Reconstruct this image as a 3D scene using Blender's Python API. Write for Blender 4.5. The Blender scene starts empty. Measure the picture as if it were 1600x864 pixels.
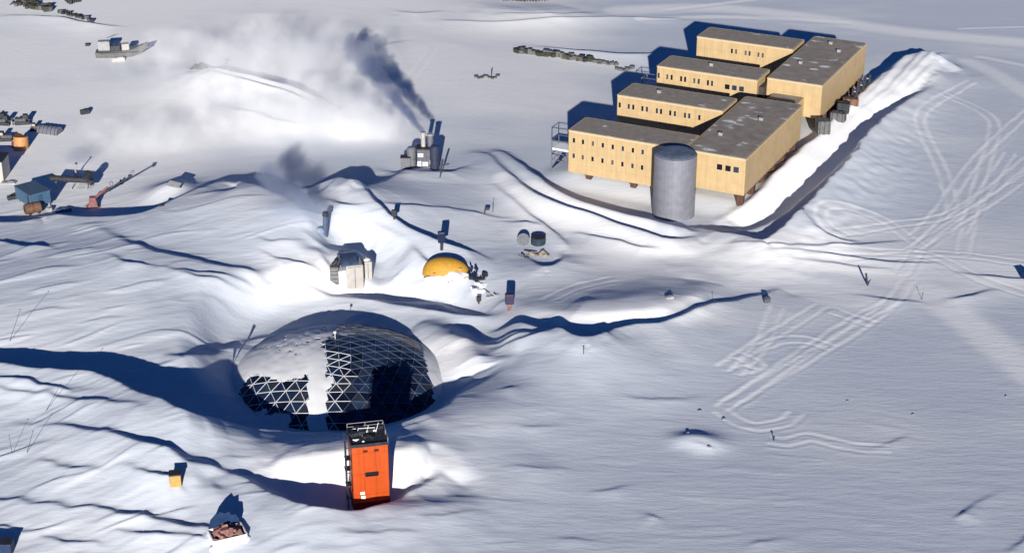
import bpy, bmesh, math, random
import numpy as np
from mathutils import Vector, Matrix
random.seed(7)
sc = bpy.context.scene
COL = sc.collection
R_ = math.radians

# ------------------------------------------------------------------ camera geometry
FOV, DEP, HC = 33.0, 24.7, 150.0
F = 800 / math.tan(R_(FOV / 2))
cd, sd = math.cos(R_(DEP)), math.sin(R_(DEP))
SUN_EL, SUN_AZ = 14.5, 1.5

def ray(px, py):
    a = (px - 800) / F; b = (py - 432) / F
    return np.array([a, cd - b * sd, -sd - b * cd])
def up(px, py, z=0.0):
    D = ray(px, py)
    return np.array([0, 0, HC]) + D * ((z - HC) / D[2])
def mpp(p):                                            # metres per photo pixel at a point
    return (p[1] * cd - (p[2] - HC) * sd) / F

# ------------------------------------------------------------------ noise
def _h(ix, iy, seed):
    n = (ix.astype(np.int64) * 374761393 + iy.astype(np.int64) * 668265263 + seed * 974634777) & 0xffffffff
    n = ((n ^ (n >> 13)) * 1274126177) & 0xffffffff
    n = n ^ (n >> 16)
    return (n & 0xffff) / 65535.0 * 2 * np.pi
def noise(x, y, seed=0):
    x = np.asarray(x, float); y = np.asarray(y, float)
    ix = np.floor(x); iy = np.floor(y); fx = x - ix; fy = y - iy
    u = fx * fx * fx * (fx * (fx * 6 - 15) + 10); v = fy * fy * fy * (fy * (fy * 6 - 15) + 10)
    def g(dx, dy):
        a = _h(ix + dx, iy + dy, seed)
        return np.cos(a) * (fx - dx) + np.sin(a) * (fy - dy)
    return ((g(0, 0) * (1 - u) + g(1, 0) * u) * (1 - v) + (g(0, 1) * (1 - u) + g(1, 1) * u) * v) * 1.5
def sst(a, b, x):
    t = np.clip((x - a) / (b - a), 0, 1); return t * t * (3 - 2 * t)
def softplus(x, k):
    return k * np.logaddexp(0, x / k)

# ------------------------------------------------------------------ terrain as a list of features
FEATS = []
def H(x, y):
    x = np.atleast_1d(np.asarray(x, float)); y = np.atleast_1d(np.asarray(y, float))
    z = np.zeros(np.broadcast(x, y).shape)
    for f in FEATS: z = z + f(x, y)
    return z
def base(x, y):
    z = 0.055 * softplus(y - 350, 20) / (1 + np.exp((x + 15) / 18)) * (1 - sst(560, 800, y)) 
    z = z + 0.016 * softplus(300 - y, 25) * sst(-60, 20, x) * sst(0, 200, y)
    return z
FEATS.append(base)
def hits(P):
    """photo pixels with a height above the snow -> points, for many at once"""
    P = np.array(P, float); a = (P[:, 0] - 800) / F; b = (P[:, 1] - 432) / F
    D = np.stack([a, cd - b * sd, -sd - b * cd], -1); z = P[:, 2].copy()
    for _ in range(16):
        t = (z - HC) / D[:, 2]
        z = 0.45 * z + 0.55 * (H(D[:, 0] * t, D[:, 1] * t) + P[:, 2])
    t = (z - HC) / D[:, 2]
    return np.stack([D[:, 0] * t, D[:, 1] * t, z], -1)
def hit0(px, py, h=0.0): return hits([(px, py, h)])[0]
def resample(P, n):
    P = np.array(P, float); out = []
    for i in range(len(P) - 1):
        p0 = P[max(i - 1, 0)]; p1 = P[i]; p2 = P[i + 1]; p3 = P[min(i + 2, len(P) - 1)]
        m = max(2, int(np.hypot(*(p2 - p1)[:2]) / n))
        for k in range(m):
            t = k / m
            q = 0.5 * (2 * p1 + (p2 - p0) * t + (2 * p0 - 5 * p1 + 4 * p2 - p3) * t * t + (3 * p1 - p0 - 3 * p2 + p3) * t ** 3)
            lin = p1 + (p2 - p1) * t
            q[2:] = lin[2:]
            out.append(q)
    out.append(P[-1]); return np.array(out)
def polydist(x, y, L):
    """distance, side (-1..1, + = left of travel), value along the line, True past an end"""
    x = np.asarray(x, np.float64)
    best = np.full(x.shape, 1e9); side = np.zeros(x.shape); val = np.zeros(x.shape); end = np.zeros(x.shape, bool)
    sw = np.zeros(x.shape); sv = np.zeros(x.shape); ss = np.zeros(x.shape)
    n = len(L) - 1
    for k in range(n):
        a, b = L[k], L[k + 1]
        dx, dy = b[0] - a[0], b[1] - a[1]; l2 = dx * dx + dy * dy + 1e-9
        ex = x - a[0]; ey = y - a[1]
        tr = (ex * dx + ey * dy) / l2
        t = np.clip(tr, 0, 1)
        cr = (dx * ey - dy * ex) / math.sqrt(l2)
        ex = ex - t * dx; ey = ey - t * dy
        d = ex * ex + ey * ey
        q = 1 / np.maximum(d, 0.3); wk = math.sqrt(l2) * q * q * q
        sw += wk; sv += wk * (a[2] + t * (b[2] - a[2])); ss += wk * cr * np.sqrt(q)
        m = d < best
        best[m] = d[m]; side[m] = cr[m]; val[m] = a[2] + t[m] * (b[2] - a[2])
        end[m] = ((tr[m] < 0) & (k == 0)) | ((tr[m] > 1) & (k == n - 1))
    best = np.sqrt(best)
    soft = (sw / 1.178) ** -0.2; mx = sst(2.0, 5.0, best)
    side = np.clip(side / (best + 1e-6), -1, 1)
    return best + mx * (soft - best), side + mx * (ss / sw - side), val + mx * (sv / sw - val), end
def ridge(pts, near, far, jit=0.5, pn=1.4, pf=2.0, step=2.0, js=5.0, seed=1):
    """pts: photo pixels of a crest, left to right, with its height above what lies under it"""
    W = hits(pts); W[:, 2] = [q[2] for q in pts]
    L = resample(W, max(step, min(near, far) * 0.6))
    m = max(near * 5.5 ** (1 / pn), far * 5.5 ** (1 / pf)) + 2
    bb = (L[:, 0].min() - m, L[:, 0].max() + m, L[:, 1].min() - m, L[:, 1].max() + m)
    def f(x, y):
        x, y = np.broadcast_arrays(x, y)
        z = np.zeros(x.shape)
        k = (x > bb[0]) & (x < bb[1]) & (y > bb[2]) & (y < bb[3])
        if not k.any(): return z
        xs, ys = x[k], y[k]
        if jit:
            ys2 = ys + jit * noise(xs / js, ys / js, seed) ; xs2 = xs + jit * noise(xs / js + 9, ys / js, seed + 5)
        else: xs2, ys2 = xs, ys
        d, s, h, e = polydist(xs2, ys2, L)
        wf = sst(-0.9, 0.9, s)
        z[k] = h * (wf * np.exp(-(d / far) ** pf) + (1 - wf) * np.exp(-(d / near) ** pn))
        return z
    FEATS.append(f)
def mound(px, py, h, rx, ry, rot=0, p=2.0):
    c = hit0(px, py, 0); ca, sa = math.cos(R_(rot)), math.sin(R_(rot))
    def f(x, y):
        u = ((x - c[0]) * ca + (y - c[1]) * sa) / rx; v = (-(x - c[0]) * sa + (y - c[1]) * ca) / ry
        return h * np.exp(-(u * u + v * v) ** (p / 2))
    FEATS.append(f)

# --- dome hollow, the sunlit rise behind and left of it
DOME = up(528, 591, -3.0)
mound(528, 588, -3.1, 30, 25, 0, 5)
# broad bright rise to the left behind the dome
ridge([(-160, 462, 4.5), (60, 456, 5), (220, 452, 5), (320, 462, 3.6), (400, 470, 1.6), (470, 470, 0.4), (540, 470, 0.1)], 30, 26, jit=2, js=25, pn=2, pf=2)
# bright bank right of the dome
# apron of drifted snow on the dome's left flank
mound(318, 588, 2.4, 12, 13, 0, 2)
# near lip of the dome hollow (throws the big blue shadow)
ridge([(-160, 560, 4.0), (-60, 566, 4.6), (0, 570, 5.0), (69, 577, 5.2), (147, 584, 5.8), (196, 600, 7.2), (245, 622, 8.6), (295, 641, 8.8), (344, 657, 6.2),
       (400, 671, 3.8), (455, 677, 2.6), (520, 679, 2.3), (580, 677, 2.4), (624, 664, 3.2), (666, 648, 4.2), (715, 622, 3.8), (746, 592, 1.8), (765, 575, 0.2)],
      24, 3.2, jit=0.8, js=7)
# drift in front, trench round the orange tower
mound(575, 770, -1.8, 15, 6, 0, 4)
ridge([(430, 712, 1.2), (480, 709, 3.2), (560, 706, 3.4), (640, 708, 3.2), (672, 722, 1.2)], 6.5, 8, jit=1.0, js=5, pn=2, pf=2)
ridge([(347, 741, 0.3), (390, 757, 1.8), (437, 775, 3.2), (475, 789, 4.0), (520, 794, 3.8), (570, 795, 3.0), (610, 784, 2.8), (642, 768, 2.6), (674, 753, 1.5), (700, 742, 0.1)], 14, 1.8, jit=0.5, js=4)
ridge([(20, 664, 0.3), (98, 669, 0.8), (162, 679, 1.2), (221, 692, 1.6), (265, 706, 2.1), (314, 726, 2.0), (348, 739, 0.5)], 12, 1.6, jit=1.0, js=5)
# bottom-left drifts
ridge([(-60, 775, 0.4), (0, 781, 0.5), (74, 790, 0.6), (142, 795, 0.7), (206, 805, 1.1), (245, 812, 1.2), (314, 823, 1.0), (340, 830, 0.1)], 7, 1.1, jit=0.8, js=4)
ridge([(-20, 612, 0.4), (69, 618, 0.7), (140, 624, 0.8), (206, 630, 0.3)], 5, 1.0, jit=0.7, js=4)
ridge([(-20, 590, 0.5), (30, 592, 0.9), (90, 606, 0.7), (140, 612, 0.1)], 3, 1.0, jit=0.9, js=3)
ridge([(190, 727, 0.2), (232, 738, 0.9), (262, 742, 1.2), (272, 745, 0.5)], 4, 0.9, jit=0.4, js=3)
ridge([(60, 720, 0.2), (110, 729, 0.7), (160, 736, 0.1)], 5, 0.8, jit=0.6, js=3)
# upper-left plateau edge
ridge([(-150, 350, 2.2), (-40, 349, 2.4), (44, 346, 2.6), (60, 341, 2.0), (89, 338, 3.0), (148, 343, 3.6), (200, 345, 3.8), (241, 341, 3.4), (278, 330, 2.8), (315, 317, 2.3),
       (352, 301, 1.8), (376, 291, 1.0), (395, 285, .1)], 26, 3.0, jit=0.6, js=8, pn=1.6)
mound(405, 345, 3.4, 30, 24, -25, 2)
mound(470, 318, -2.5, 12, 12, 0, 2)
ridge([(362, 298, .2), (376, 292, 1.2), (402, 300, 2.2), (430, 316, 2.6), (460, 338, 2.6), (488, 362, 2.4), (510, 394, 2.4), (530, 410, 1.0)], 15, 4.0, jit=0.6, js=8, pn=1.6)
ridge([(478, 296, 1.5), (500, 288, 3.2), (528, 281, 4.6), (550, 286, 5.6), (578, 288, 4.2), (612, 281, 2.6), (640, 272, 1.0)], 26, 2.6, jit=0.5, js=8, pn=1.6)
# long diagonal drift under the tanks
ridge([(140, 354, 0.2), (204, 382, 1.0), (274, 401, 1.2), (330, 413, 1.1), (380, 421, 1.1), (426, 436, 1.1), (470, 448, 1.0), (520, 456, 1.0), (560, 458, .9), (600, 446, .6), (650, 436, .2)], 18, 2.0, jit=0.6, js=6)
ridge([(496, 374, -1.0), (520, 386, -3.2), (545, 393, -4.3), (572, 399, -4.3), (592, 413, -3.6), (606, 430, -1.4), (640, 434, -1.0), (668, 434, -.2)], 3.2, 5.0, jit=0.3, js=5, pn=2.5, pf=2)
ridge([(494, 380, .8), (515, 398, 1.6), (540, 408, 2.0), (570, 414, 2.0), (592, 426, 1.6), (606, 438, 1.0), (650, 440, .8), (690, 442, .1)], 5, 1.5, jit=0.4, js=5)
ridge([(462, 427, 0.2), (492, 428, 1.3), (540, 428, 1.6), (600, 428, 1.2), (640, 424, 0.3)], 7, 6, jit=0.6, js=6, pn=2, pf=2)
for q in ([(250, 420, 0.1), (300, 424, 0.7), (380, 430, 0.7), (440, 440, 0.1)], [(-20, 372, 0.5), (40, 383, 0.9), (80, 387, 0.2)],
          [(170, 398, 0.1), (200, 409, 0.8), (240, 416, 0.2)], [(270, 424, 0.1), (320, 432, 0.7), (400, 437, 0.5), (460, 452, 0.1)],
          [(330, 458, 0.1), (370, 460, 0.6), (410, 461, 0.1)], [(470, 418, 0.1), (500, 416, 0.7), (530, 412, 0.3)], [(440, 404, .1), (470, 398, .6), (505, 404, .1)],
          [(395, 372, .1), (430, 375, .5), (480, 371, .1)], [(400, 392, .1), (440, 400, .5), (490, 399, .1)]):
    ridge(q, 4, 0.8, jit=0.6, js=4)
# the long trough that ends at the track junction
ridge([(480, 455, 0.3), (560, 466, 1.2), (640, 476, 1.6), (700, 486, 1.8), (787, 500, 2.4), (839, 511, 3.0), (880, 520, 4.0), (908, 527, 4.6), (938, 523, 4.2), (960, 515, 3.6), (995, 510, 3.2),
       (1030, 508, 3.0), (1065, 499, 2.4), (1099, 487, 1.9), (1151, 471, 1.2), (1193, 461, 0.7), (1225, 453, 0.1)], 16, 1.7, jit=0.5, js=6)
ridge([(780, 468, 0.2), (850, 482, 1.8), (900, 486, 3.2), (960, 482, 3.4), (1030, 474, 3.2), (1075, 461, 2.6), (1095, 440, 0.8)], 5.5, 14, jit=0.7, js=6, pn=2, pf=2)
for q in ([(600, 488, .1), (660, 500, .9), (720, 508, 1.0), (790, 516, .9), (850, 523, .2)], [(690, 515, .1), (720, 522, .8), (780, 523, .9), (840, 521, .2)],
          [(540, 462, .1), (600, 470, .9), (680, 478, .9), (740, 482, .2)], [(730, 530, .1), (800, 533, .7), (900, 533, .9), (960, 528, .1)]):
    ridge(q, 4.5, 0.9, jit=0.6, js=4)
# long drift lines over the buried arches
for q in ([(540, 290, .4), (575, 302, 1.6), (612, 338, 1.9), (650, 360, 2.0), (690, 376, 2.0), (730, 390, 1.2), (752, 395, .1)],
          [(500, 312, .1), (530, 318, 1.0), (565, 324, .1)], [(590, 316, .1), (640, 320, .7), (700, 326, .3)], [(570, 350, .1), (600, 362, .7), (640, 378, .1)],
          [(640, 384, .2), (665, 402, 1.6), (700, 402, 1.6), (722, 408, .4)], [(820, 402, .2), (850, 416, 1.2), (876, 408, 1.2), (880, 398, .2)], [(780, 350, .1), (820, 350, .7), (850, 360, .1)],
          [(690, 322, .1), (740, 332, .5), (800, 345, .1)], [(610, 268, .3), (650, 266, 1.5), (700, 268, 1.0), (730, 262, .2)]):
    ridge(q, 6, 1.0, jit=0.5, js=5)
# banks in front of the station
_a = up(888, 204, 13.2); _b = up(1165, 250, 13.2); _t = math.atan2(_b[1] - _a[1], _b[0] - _a[0])
def station_drift(x, y):
    u = (x - _a[0]) * math.cos(_t) + (y - _a[1]) * math.sin(_t); v = -(x - _a[0]) * math.sin(_t) + (y - _a[1]) * math.cos(_t)
    return 1.6 * sst(-9, 1, u) * sst(50, 43, u) * sst(-5, 4, v) * sst(112, 98, v)
FEATS.append(station_drift)
ridge([(786, 238, 0.8), (815, 258, 1.8), (840, 276, 2.4), (869, 296, 2.6), (897, 310, 2.6), (926, 320, 2.6), (955, 328, 2.6), (1012, 343, 2.6), (1047, 354, 2.4), (1075, 360, .6)], 3.8, 1.6, jit=0.4, js=7, pn=2)
ridge([(758, 240, 0.6), (790, 268, 1.6), (815, 288, 2.2), (840, 304, 2.4), (883, 322, 2.5), (926, 336, 2.4), (969, 350, 2.4), (1010, 364, 2.2), (1050, 376, 1.8), (1090, 380, .2)], 4.6, 1.4, jit=0.4, js=7, pn=2)
ridge([(770, 290, .2), (815, 326, .7), (845, 347, .9), (877, 373, .7), (885, 392, .1)], 4, 0.8, jit=0.4, js=6)
ridge([(890, 366, .1), (926, 369, .9), (969, 376, 1.1), (998, 387, .9), (1030, 392, .1)], 5, 0.9, jit=0.4, js=6)
# trench and bright berm along the station's right flank
ridge([(1120, 348, .2), (1150, 328, 1.6), (1184, 299, 2.6), (1214, 268, 3.2), (1250, 234, 3.8), (1295, 194, 4.2), (1343, 150, 4.2), (1387, 111, 4.0), (1418, 88, 3.8), (1455, 82, 3.6), (1480, 96, 1.8), (1500, 112, .4)], 11, 2.2, jit=0.5, js=7, pn=2.2)
ridge([(1150, 358, -1.0), (1197, 356, -3.8), (1256, 308, -4.3), (1306, 260, -4.2), (1350, 213, -3.8), (1397, 171, -2.4), (1450, 132, -.4)], 2.0, 5.0, jit=0.4, js=7, pn=2.5, pf=2)
ridge([(1090, 356, .5), (1120, 361, 2.0), (1160, 366, 2.6), (1192, 374, 3.2), (1233, 345, 3.8), (1261, 318, 4.0), (1296, 280, 4.0), (1335, 238, 3.8), (1351, 214, 3.4), (1375, 190, 2.6), (1402, 168, 1.8), (1450, 134, .8), (1476, 110, .2)], 10, 1.2, jit=0.5, js=3, pn=1.5)
for q in ([(1330, 172, .1), (1370, 138, .55), (1430, 86, .4)], [(1300, 216, .1), (1350, 170, .6), (1400, 128, .6), (1452, 84, .3)], [(1350, 186, .1), (1400, 142, .6), (1470, 84, .3)], [(1390, 160, .1), (1430, 128, .6), (1475, 95, .2)]):
    ridge(q, 1.6, 0.8, jit=0.3, js=5)
ridge([(1235, 340, .1), (1275, 352, .8), (1310, 372, .8), (1340, 378, .1)], 3.5, 0.8, jit=0.4, js=4)
for q in ([(1140, 382, .1), (1220, 381, .6), (1320, 381, .6), (1410, 378, .1)], [(1190, 392, .1), (1290, 395, .6), (1380, 408, .5), (1460, 412, .1)], [(1230, 402, .1), (1310, 412, .5), (1390, 422, .1)],
          [(1480, 470, .1), (1515, 462, .5), (1548, 455, .2)], [(1500, 428, .1), (1560, 432, .5), (1600, 436, .3)], [(1340, 462, .1), (1390, 468, .4), (1440, 474, .1)]):
    ridge(q, 4, 0.8, jit=0.4, js=5)
# far drifts
ridge([(318, 108, 1.4), (340, 107, 3.8), (400, 120, 4.4), (450, 133, 4.2), (490, 149, 2.8), (515, 160, .3)], 14, 2.6, jit=0.5, js=9)
ridge([(330, 112, .3), (400, 129, 1.0), (455, 145, 1.0), (485, 160, .1)], 5, 0.9, jit=0.2, js=9)
ridge([(350, 170, .3), (400, 178, 1.2), (440, 188, 1.4), (480, 200, .2)], 12, 2, jit=0.8, js=7)
ridge([(735, 12, .3), (790, 17, 1.2), (850, 18, 1.4), (900, 14, .4)], 12, 8, jit=1, js=9)
for q in ([(790, 22, .2), (860, 21, .7), (930, 20, .1)], [(690, 33, .1), (800, 32, .8), (960, 26, .9), (1060, 30, .2)], [(850, 74, .2), (920, 79, 1.2), (1000, 84, 1.4), (1050, 82, .5)], [(20, 24, .3), (90, 26, .9), (140, 36, .9), (185, 42, .1)],
          [(620, 18, .1), (650, 20, .5), (690, 19, .1)], [(560, 72, .1), (590, 72, .4), (630, 66, .1)]):
    ridge(q, 6, 1.1, jit=0.5, js=8)
mound(268, 303, 2.6, 5.5, 6, 0, 2)
# small humps and dug spots in the open field
for px, py, h, r in ((1095, 688, .7, 2.6), (1075, 684, .4, 2), (1110, 694, .35, 2), (830, 742, .2, 5)):
    mound(px, py, h, r * 1.5, r, 0, 2)
for q in ([(1070, 690, .1), (1090, 693, .5), (1112, 698, .4), (1116, 700, .1)], [(800, 727, .1), (840, 731, .35), (890, 733, .1)], [(640, 804, .1), (690, 806, .35), (730, 800, .2), (745, 798, .05)],
          [(925, 770, .1), (960, 765, .4), (985, 760, .1)], [(1005, 802, .1), (1020, 806, .45), (1030, 811, .2)], [(1492, 812, .1), (1508, 802, .6), (1522, 790, .3), (1560, 770, .1)],
          [(780, 608, .1), (795, 606, .5), (808, 603, .1)], [(810, 665, .1), (830, 667, .35), (880, 666, .05)], [(870, 840, .1), (890, 842, .35), (940, 846, .1)], [(530, 830, .1), (570, 833, .3), (640, 829, .2)],
          [(1370, 700, .1), (1400, 690, .3), (1420, 680, .05)], [(975, 620, .1), (1020, 624, .4), (1100, 622, .1)], [(1170, 852, .1), (1190, 846, .3), (1230, 842, .1)], [(1580, 862, .2), (1600, 845, .5), (1620, 830, .3)],
          [(60, 836, .1), (100, 845, .5), (150, 848, .3)], [(-10, 822, .3), (10, 824, .5), (22, 829, .2)], [(180, 830, .2), (240, 832, .8), (300, 836, .5), (330, 846, .2)]):
    ridge([(a, b, h * (.55 if a > 600 else .9)) for a, b, h in q], 2.4, 0.6, jit=0.3, js=2.5)
# the dome sits in a dug-out bowl: level the ground behind it and inside the bowl
def level(cx, cy, rx, ry0, ry1, z0, soft, f):
    def g(x, y):
        x, y = np.broadcast_arrays(np.asarray(x, float), np.asarray(y, float))
        v = y - cy
        r = np.sqrt(((x - cx) / rx) ** 2 + np.where(v > 0, v / ry1, v / ry0) ** 2)
        return (z0 + .25 * noise(x / 9, y / 6, 77) - f(x, y)) * (1 - sst(1 - soft, 1 + soft, r))
    return g
_f0 = list(FEATS)
_h0 = lambda x, y: sum(f(x, y) for f in _f0)
FEATS[:] = [lambda x, y: (lambda z: z + _l2c(x, y, z))(_l1z(x, y))]
def _l1z(x, y):
    z = _h0(*np.broadcast_arrays(x, y)); return z + level(DOME[0] + 3, DOME[1] + 18, 27, 22, 17, -1.6, .25, lambda a, b: z)(x, y)
def _l2c(x, y, z):
    return level(DOME[0] + 2, DOME[1] + 5, 27, 23, 30, -2.9, .2, lambda a, b: z)(x, y)
ridge([(255, 557, .3), (290, 559, 1.4), (325, 556, 2.2), (360, 546, 2.2), (385, 536, 1.2)], 11, 2.2, jit=.5, js=6)
ridge([(450, 444, -.8), (500, 448, -2.6), (560, 456, -3.4), (640, 466, -3.4), (710, 474, -2.6), (770, 484, -.4)], 2.6, 7, jit=.4, js=6, pn=2.5, pf=2)
ridge([(440, 447, .2), (490, 456, 1.2), (560, 466, 1.8), (640, 478, 2.2), (700, 488, 2.0), (760, 496, .6)], 5, 1.4, jit=.5, js=5)
ridge([(650, 508, .8), (690, 514, 3.0), (724, 530, 4.6), (742, 556, 4.2), (744, 582, 1.6)], 6, 4, jit=1.0, js=8, pn=2, pf=2)
NFEAT = len(FEATS)

# ------------------------------------------------------------------ the terrain grid
def axis(lo, hi, step0, step1, far_lo, far_hi):
    a = [lo]
    while a[-1] < hi: a.append(a[-1] + step0 + (step1 - step0) * (a[-1] - lo) / (hi - lo))
    s = step1; v = a[-1]; hi_l = []
    while v < far_hi: s *= 1.18; v += s; hi_l.append(v)
    s = step0; v = a[0]; lo_l = []
    while v > far_lo: s *= 1.18; v -= s; lo_l.append(v)
    return np.array(lo_l[::-1] + a + hi_l)
XS = axis(-170, 170, 0.42, 0.42, -9000, 9000)
YS = axis(208, 560, 0.30, 0.62, -4000, 14000)
GX, GY = np.meshgrid(XS, YS)
GZ = H(GX, GY)
near = (np.abs(GX) < 400) & (GY > 60) & (GY < 900)
nx, ny = GX[near], GY[near]
# wind direction bends: streaks fall to the right on the left side, level off on the right
def bend(x): return -0.42 * (softplus(-(x + 5), 25)) - 0.10 * softplus(x - 20, 25)
wy = ny + bend(nx) * -1.0
rough = 0.24 + 0.76 * sst(20, -60, nx) * sst(420, 330, ny) + 0.15 * sst(300, 230, ny)
rough = 0.8 * rough * (1 - 0.7 * sst(340, 400, ny))
warp = 3.0 * noise(nx / 30, wy / 14, 21)
det = 0.13 * noise(nx / 55, wy / 22, 3) * (0.3 + 0.7 * rough)
n2 = noise(nx / 17 + 0.2 * warp, wy / 3.4 + 0.35 * warp, 4)
n2b = noise(nx / 9 + 0.3 * warp, wy / 1.9 + warp * .5, 5)
n3 = noise(nx / 5, wy / 1.1 + warp, 6)
saw = np.maximum(0, noise(nx / 22 + .1 * warp, wy / 5.0 + .5 * warp, 8)) ** 1.0
f = np.modf(wy / 4.2 + 0.8 * noise(nx / 16, wy / 9, 9) + 40)[0]
step = np.where(f < 0.86, f / 0.86, (1 - f) / 0.14) * sst(0.10, 0.5, noise(nx / 12, wy / 5, 11))
det = det + rough * (0.05 * n2 + 0.045 * n2b + 0.032 * n3 + 0.20 * step * sst(0.3, 0.9, rough) + 0.10 * step)
GZ[near] += det * sst(400, 250, np.abs(nx)) * sst(900, 620, ny) * sst(60, 150, ny)

def zt(x, y):
    j = int(np.clip(np.searchsorted(XS, x) - 1, 0, len(XS) - 2)); i = int(np.clip(np.searchsorted(YS, y) - 1, 0, len(YS) - 2))
    u = (x - XS[j]) / (XS[j + 1] - XS[j]); v = (y - YS[i]) / (YS[i + 1] - YS[i])
    return float((GZ[i, j] * (1 - u) + GZ[i, j + 1] * u) * (1 - v) + (GZ[i + 1, j] * (1 - u) + GZ[i + 1, j + 1] * u) * v)
def G(px, py):
    """ground point seen at a photo pixel (first hit of that ray on the snow)"""
    D = ray(px, py); t0 = (22 - HC) / D[2]; t1 = (-9 - HC) / D[2]
    t = t0
    dt = (t1 - t0) / 400
    while t < t1:
        q = np.array([0, 0, HC]) + D * t
        if q[2] <= zt(q[0], q[1]): break
        t += dt
    a, b = t - dt, t
    for _ in range(20):
        m = (a + b) / 2; q = np.array([0, 0, HC]) + D * m
        if q[2] <= zt(q[0], q[1]): b = m
        else: a = m
    q = np.array([0, 0, HC]) + D * b
    return Vector((q[0], q[1], zt(q[0], q[1])))

# --- tracks: pressed-in snow, a little whiter; also carries sunlit brightness painted on banks
PACK_LIT = np.zeros(GX.shape)
def track(pts, gauge, w, strength=1.0, depth=0.1, twin=True):
    W = [(*G(px, py)[:2], 0.0) for px, py in pts]
    L = resample(W, 1.5)
    m = gauge + w * 3 + 1
    i0, i1 = np.searchsorted(YS, [L[:, 1].min() - m, L[:, 1].max() + m]); j0, j1 = np.searchsorted(XS, [L[:, 0].min() - m, L[:, 0].max() + m])
    x = GX[i0:i1, j0:j1]; y = GY[i0:i1, j0:j1]
    if x.size == 0: return
    d, s, _, en = polydist(x, y, L)
    d = np.where(en, d + gauge, d) + 0.25 * noise(x / 3, y / 3, 31)
    e = np.abs(d - gauge / 2) if twin else d
    p = np.exp(-(e / w) ** 4)
    brk = (0.55 + 0.6 * noise(x / 7, y / 7, 33)) if twin else (.95 + .25 * noise(x / 5, y / 2.5, 34))
    PACK_LIT[i0:i1, j0:j1] = np.maximum(PACK_LIT[i0:i1, j0:j1], strength * p * np.clip(brk + .3, 0, 1))
    rim = np.exp(-((np.abs(d - (gauge / 2 if twin else 0)) - w * 1.3) / (w * .6)) ** 2)
    GZ[i0:i1, j0:j1] += depth * (-p * 0.6 + rim * 0.7) * (1 - en)
# roads
track([(960, 18), (1100, 14), (1240, 26), (1420, 52), (1640, 72)], 0, 4.6, 1.0, .05, False)
track([(1000, 30), (1110, 28), (1220, 31), (1330, 38)], 0, 2.0, .9, .05, False)
track([(1040, 18), (1120, 8), (1230, -6)], 0, 1.6, .9, .05, False)
track([(1500, 46), (1640, 42)], 0, 1.0, .7, .05, False)
track([(1510, 96), (1560, 120), (1640, 170)], 0, 3.0, .7, .05, False)
track([(1530, 90), (1640, 112)], 0, 1.5, .6, .05, False)
track([(1040, 402), (1180, 396), (1300, 412), (1400, 440), (1460, 470), (1530, 520), (1640, 610)], 0, 4.2, 1.0, .06, False)
track([(1250, 404), (1400, 420), (1520, 428), (1660, 440)], 0, 6.0, .85, .06, False)
track([(900, 400), (1040, 420), (1200, 440), (1330, 470)], 0, 6.5, .75, .04, False)
track([(1165, 345), (1222, 288), (1295, 226), (1375, 145), (1440, 100)], 0, 6.0, 1.0, 0.0, False)  # no road: paints the sunlit berm slab whiter
for q, w_ in (([(800, 278), (840, 292), (897, 318), (955, 336), (1012, 350)], 2.0), ([(785, 275), (815, 298), (883, 334), (969, 360), (1030, 378)], 2.4), ([(1010, 384), (1100, 382), (1180, 380), (1270, 380)], 3.6), ([(880, 496), (960, 488), (1040, 476), (1085, 460)], 2.2)):
    track(q, 0, w_, 1.0, 0.0, False)  # no roads: brightness of the sunlit banks painted into the snow colour
# twin tracks on the right field
T2 = [[(1640, 150), (1580, 200), (1520, 260), (1470, 330), (1430, 372)], [(1320, 400), (1380, 402), (1480, 398), (1600, 412), (1660, 418)], [(1230, 388), (1330, 392), (1450, 400), (1540, 440), (1640, 470)], 
      [(1520, 128), (1462, 160), (1438, 185), (1446, 215), (1470, 262), (1486, 310), (1492, 345)],
      [(1470, 145), (1520, 168), (1552, 190), (1552, 220), (1536, 270), (1520, 330), (1506, 400)],
      [(1640, 225), (1590, 265), (1530, 315), (1480, 350), (1440, 385), (1410, 430)],
      [(1640, 250), (1560, 308), (1490, 352), (1420, 395)],
      [(1435, 385), (1380, 345), (1330, 326), (1292, 322), (1282, 338), (1300, 360), (1330, 372)],
      [(1300, 366), (1400, 352), (1480, 338), (1545, 300)],
      [(1420, 440), (1396, 470), (1340, 500), (1270, 545), (1200, 592), (1128, 640)],
      [(1400, 470), (1330, 520), (1260, 562), (1190, 602), (1140, 632)],
      [(1286, 478), (1250, 500), (1200, 530), (1160, 556), (1130, 578)],
      [(1300, 486), (1346, 502), (1366, 508)], [(1150, 584), (1190, 540), (1215, 480)],
      [(1186, 545), (1220, 533), (1260, 532), (1300, 545)], [(1125, 641), (1145, 657), (1180, 668), (1230, 660), (1245, 645)],
      [(1200, 688), (1230, 692), (1262, 684), (1290, 690), (1340, 700), (1390, 702)],
      [(1580, 240), (1540, 300), (1500, 370)], [(855, 470), (900, 450), (960, 436)],
      [(640, 130), (668, 90), (674, 75)], [(1180, 560), (1170, 568), (1186, 574)], [(1150, 555), (1185, 572), (1150, 582)]]
for q in T2: track(q, 2.6, 0.6, .8, .055)

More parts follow.
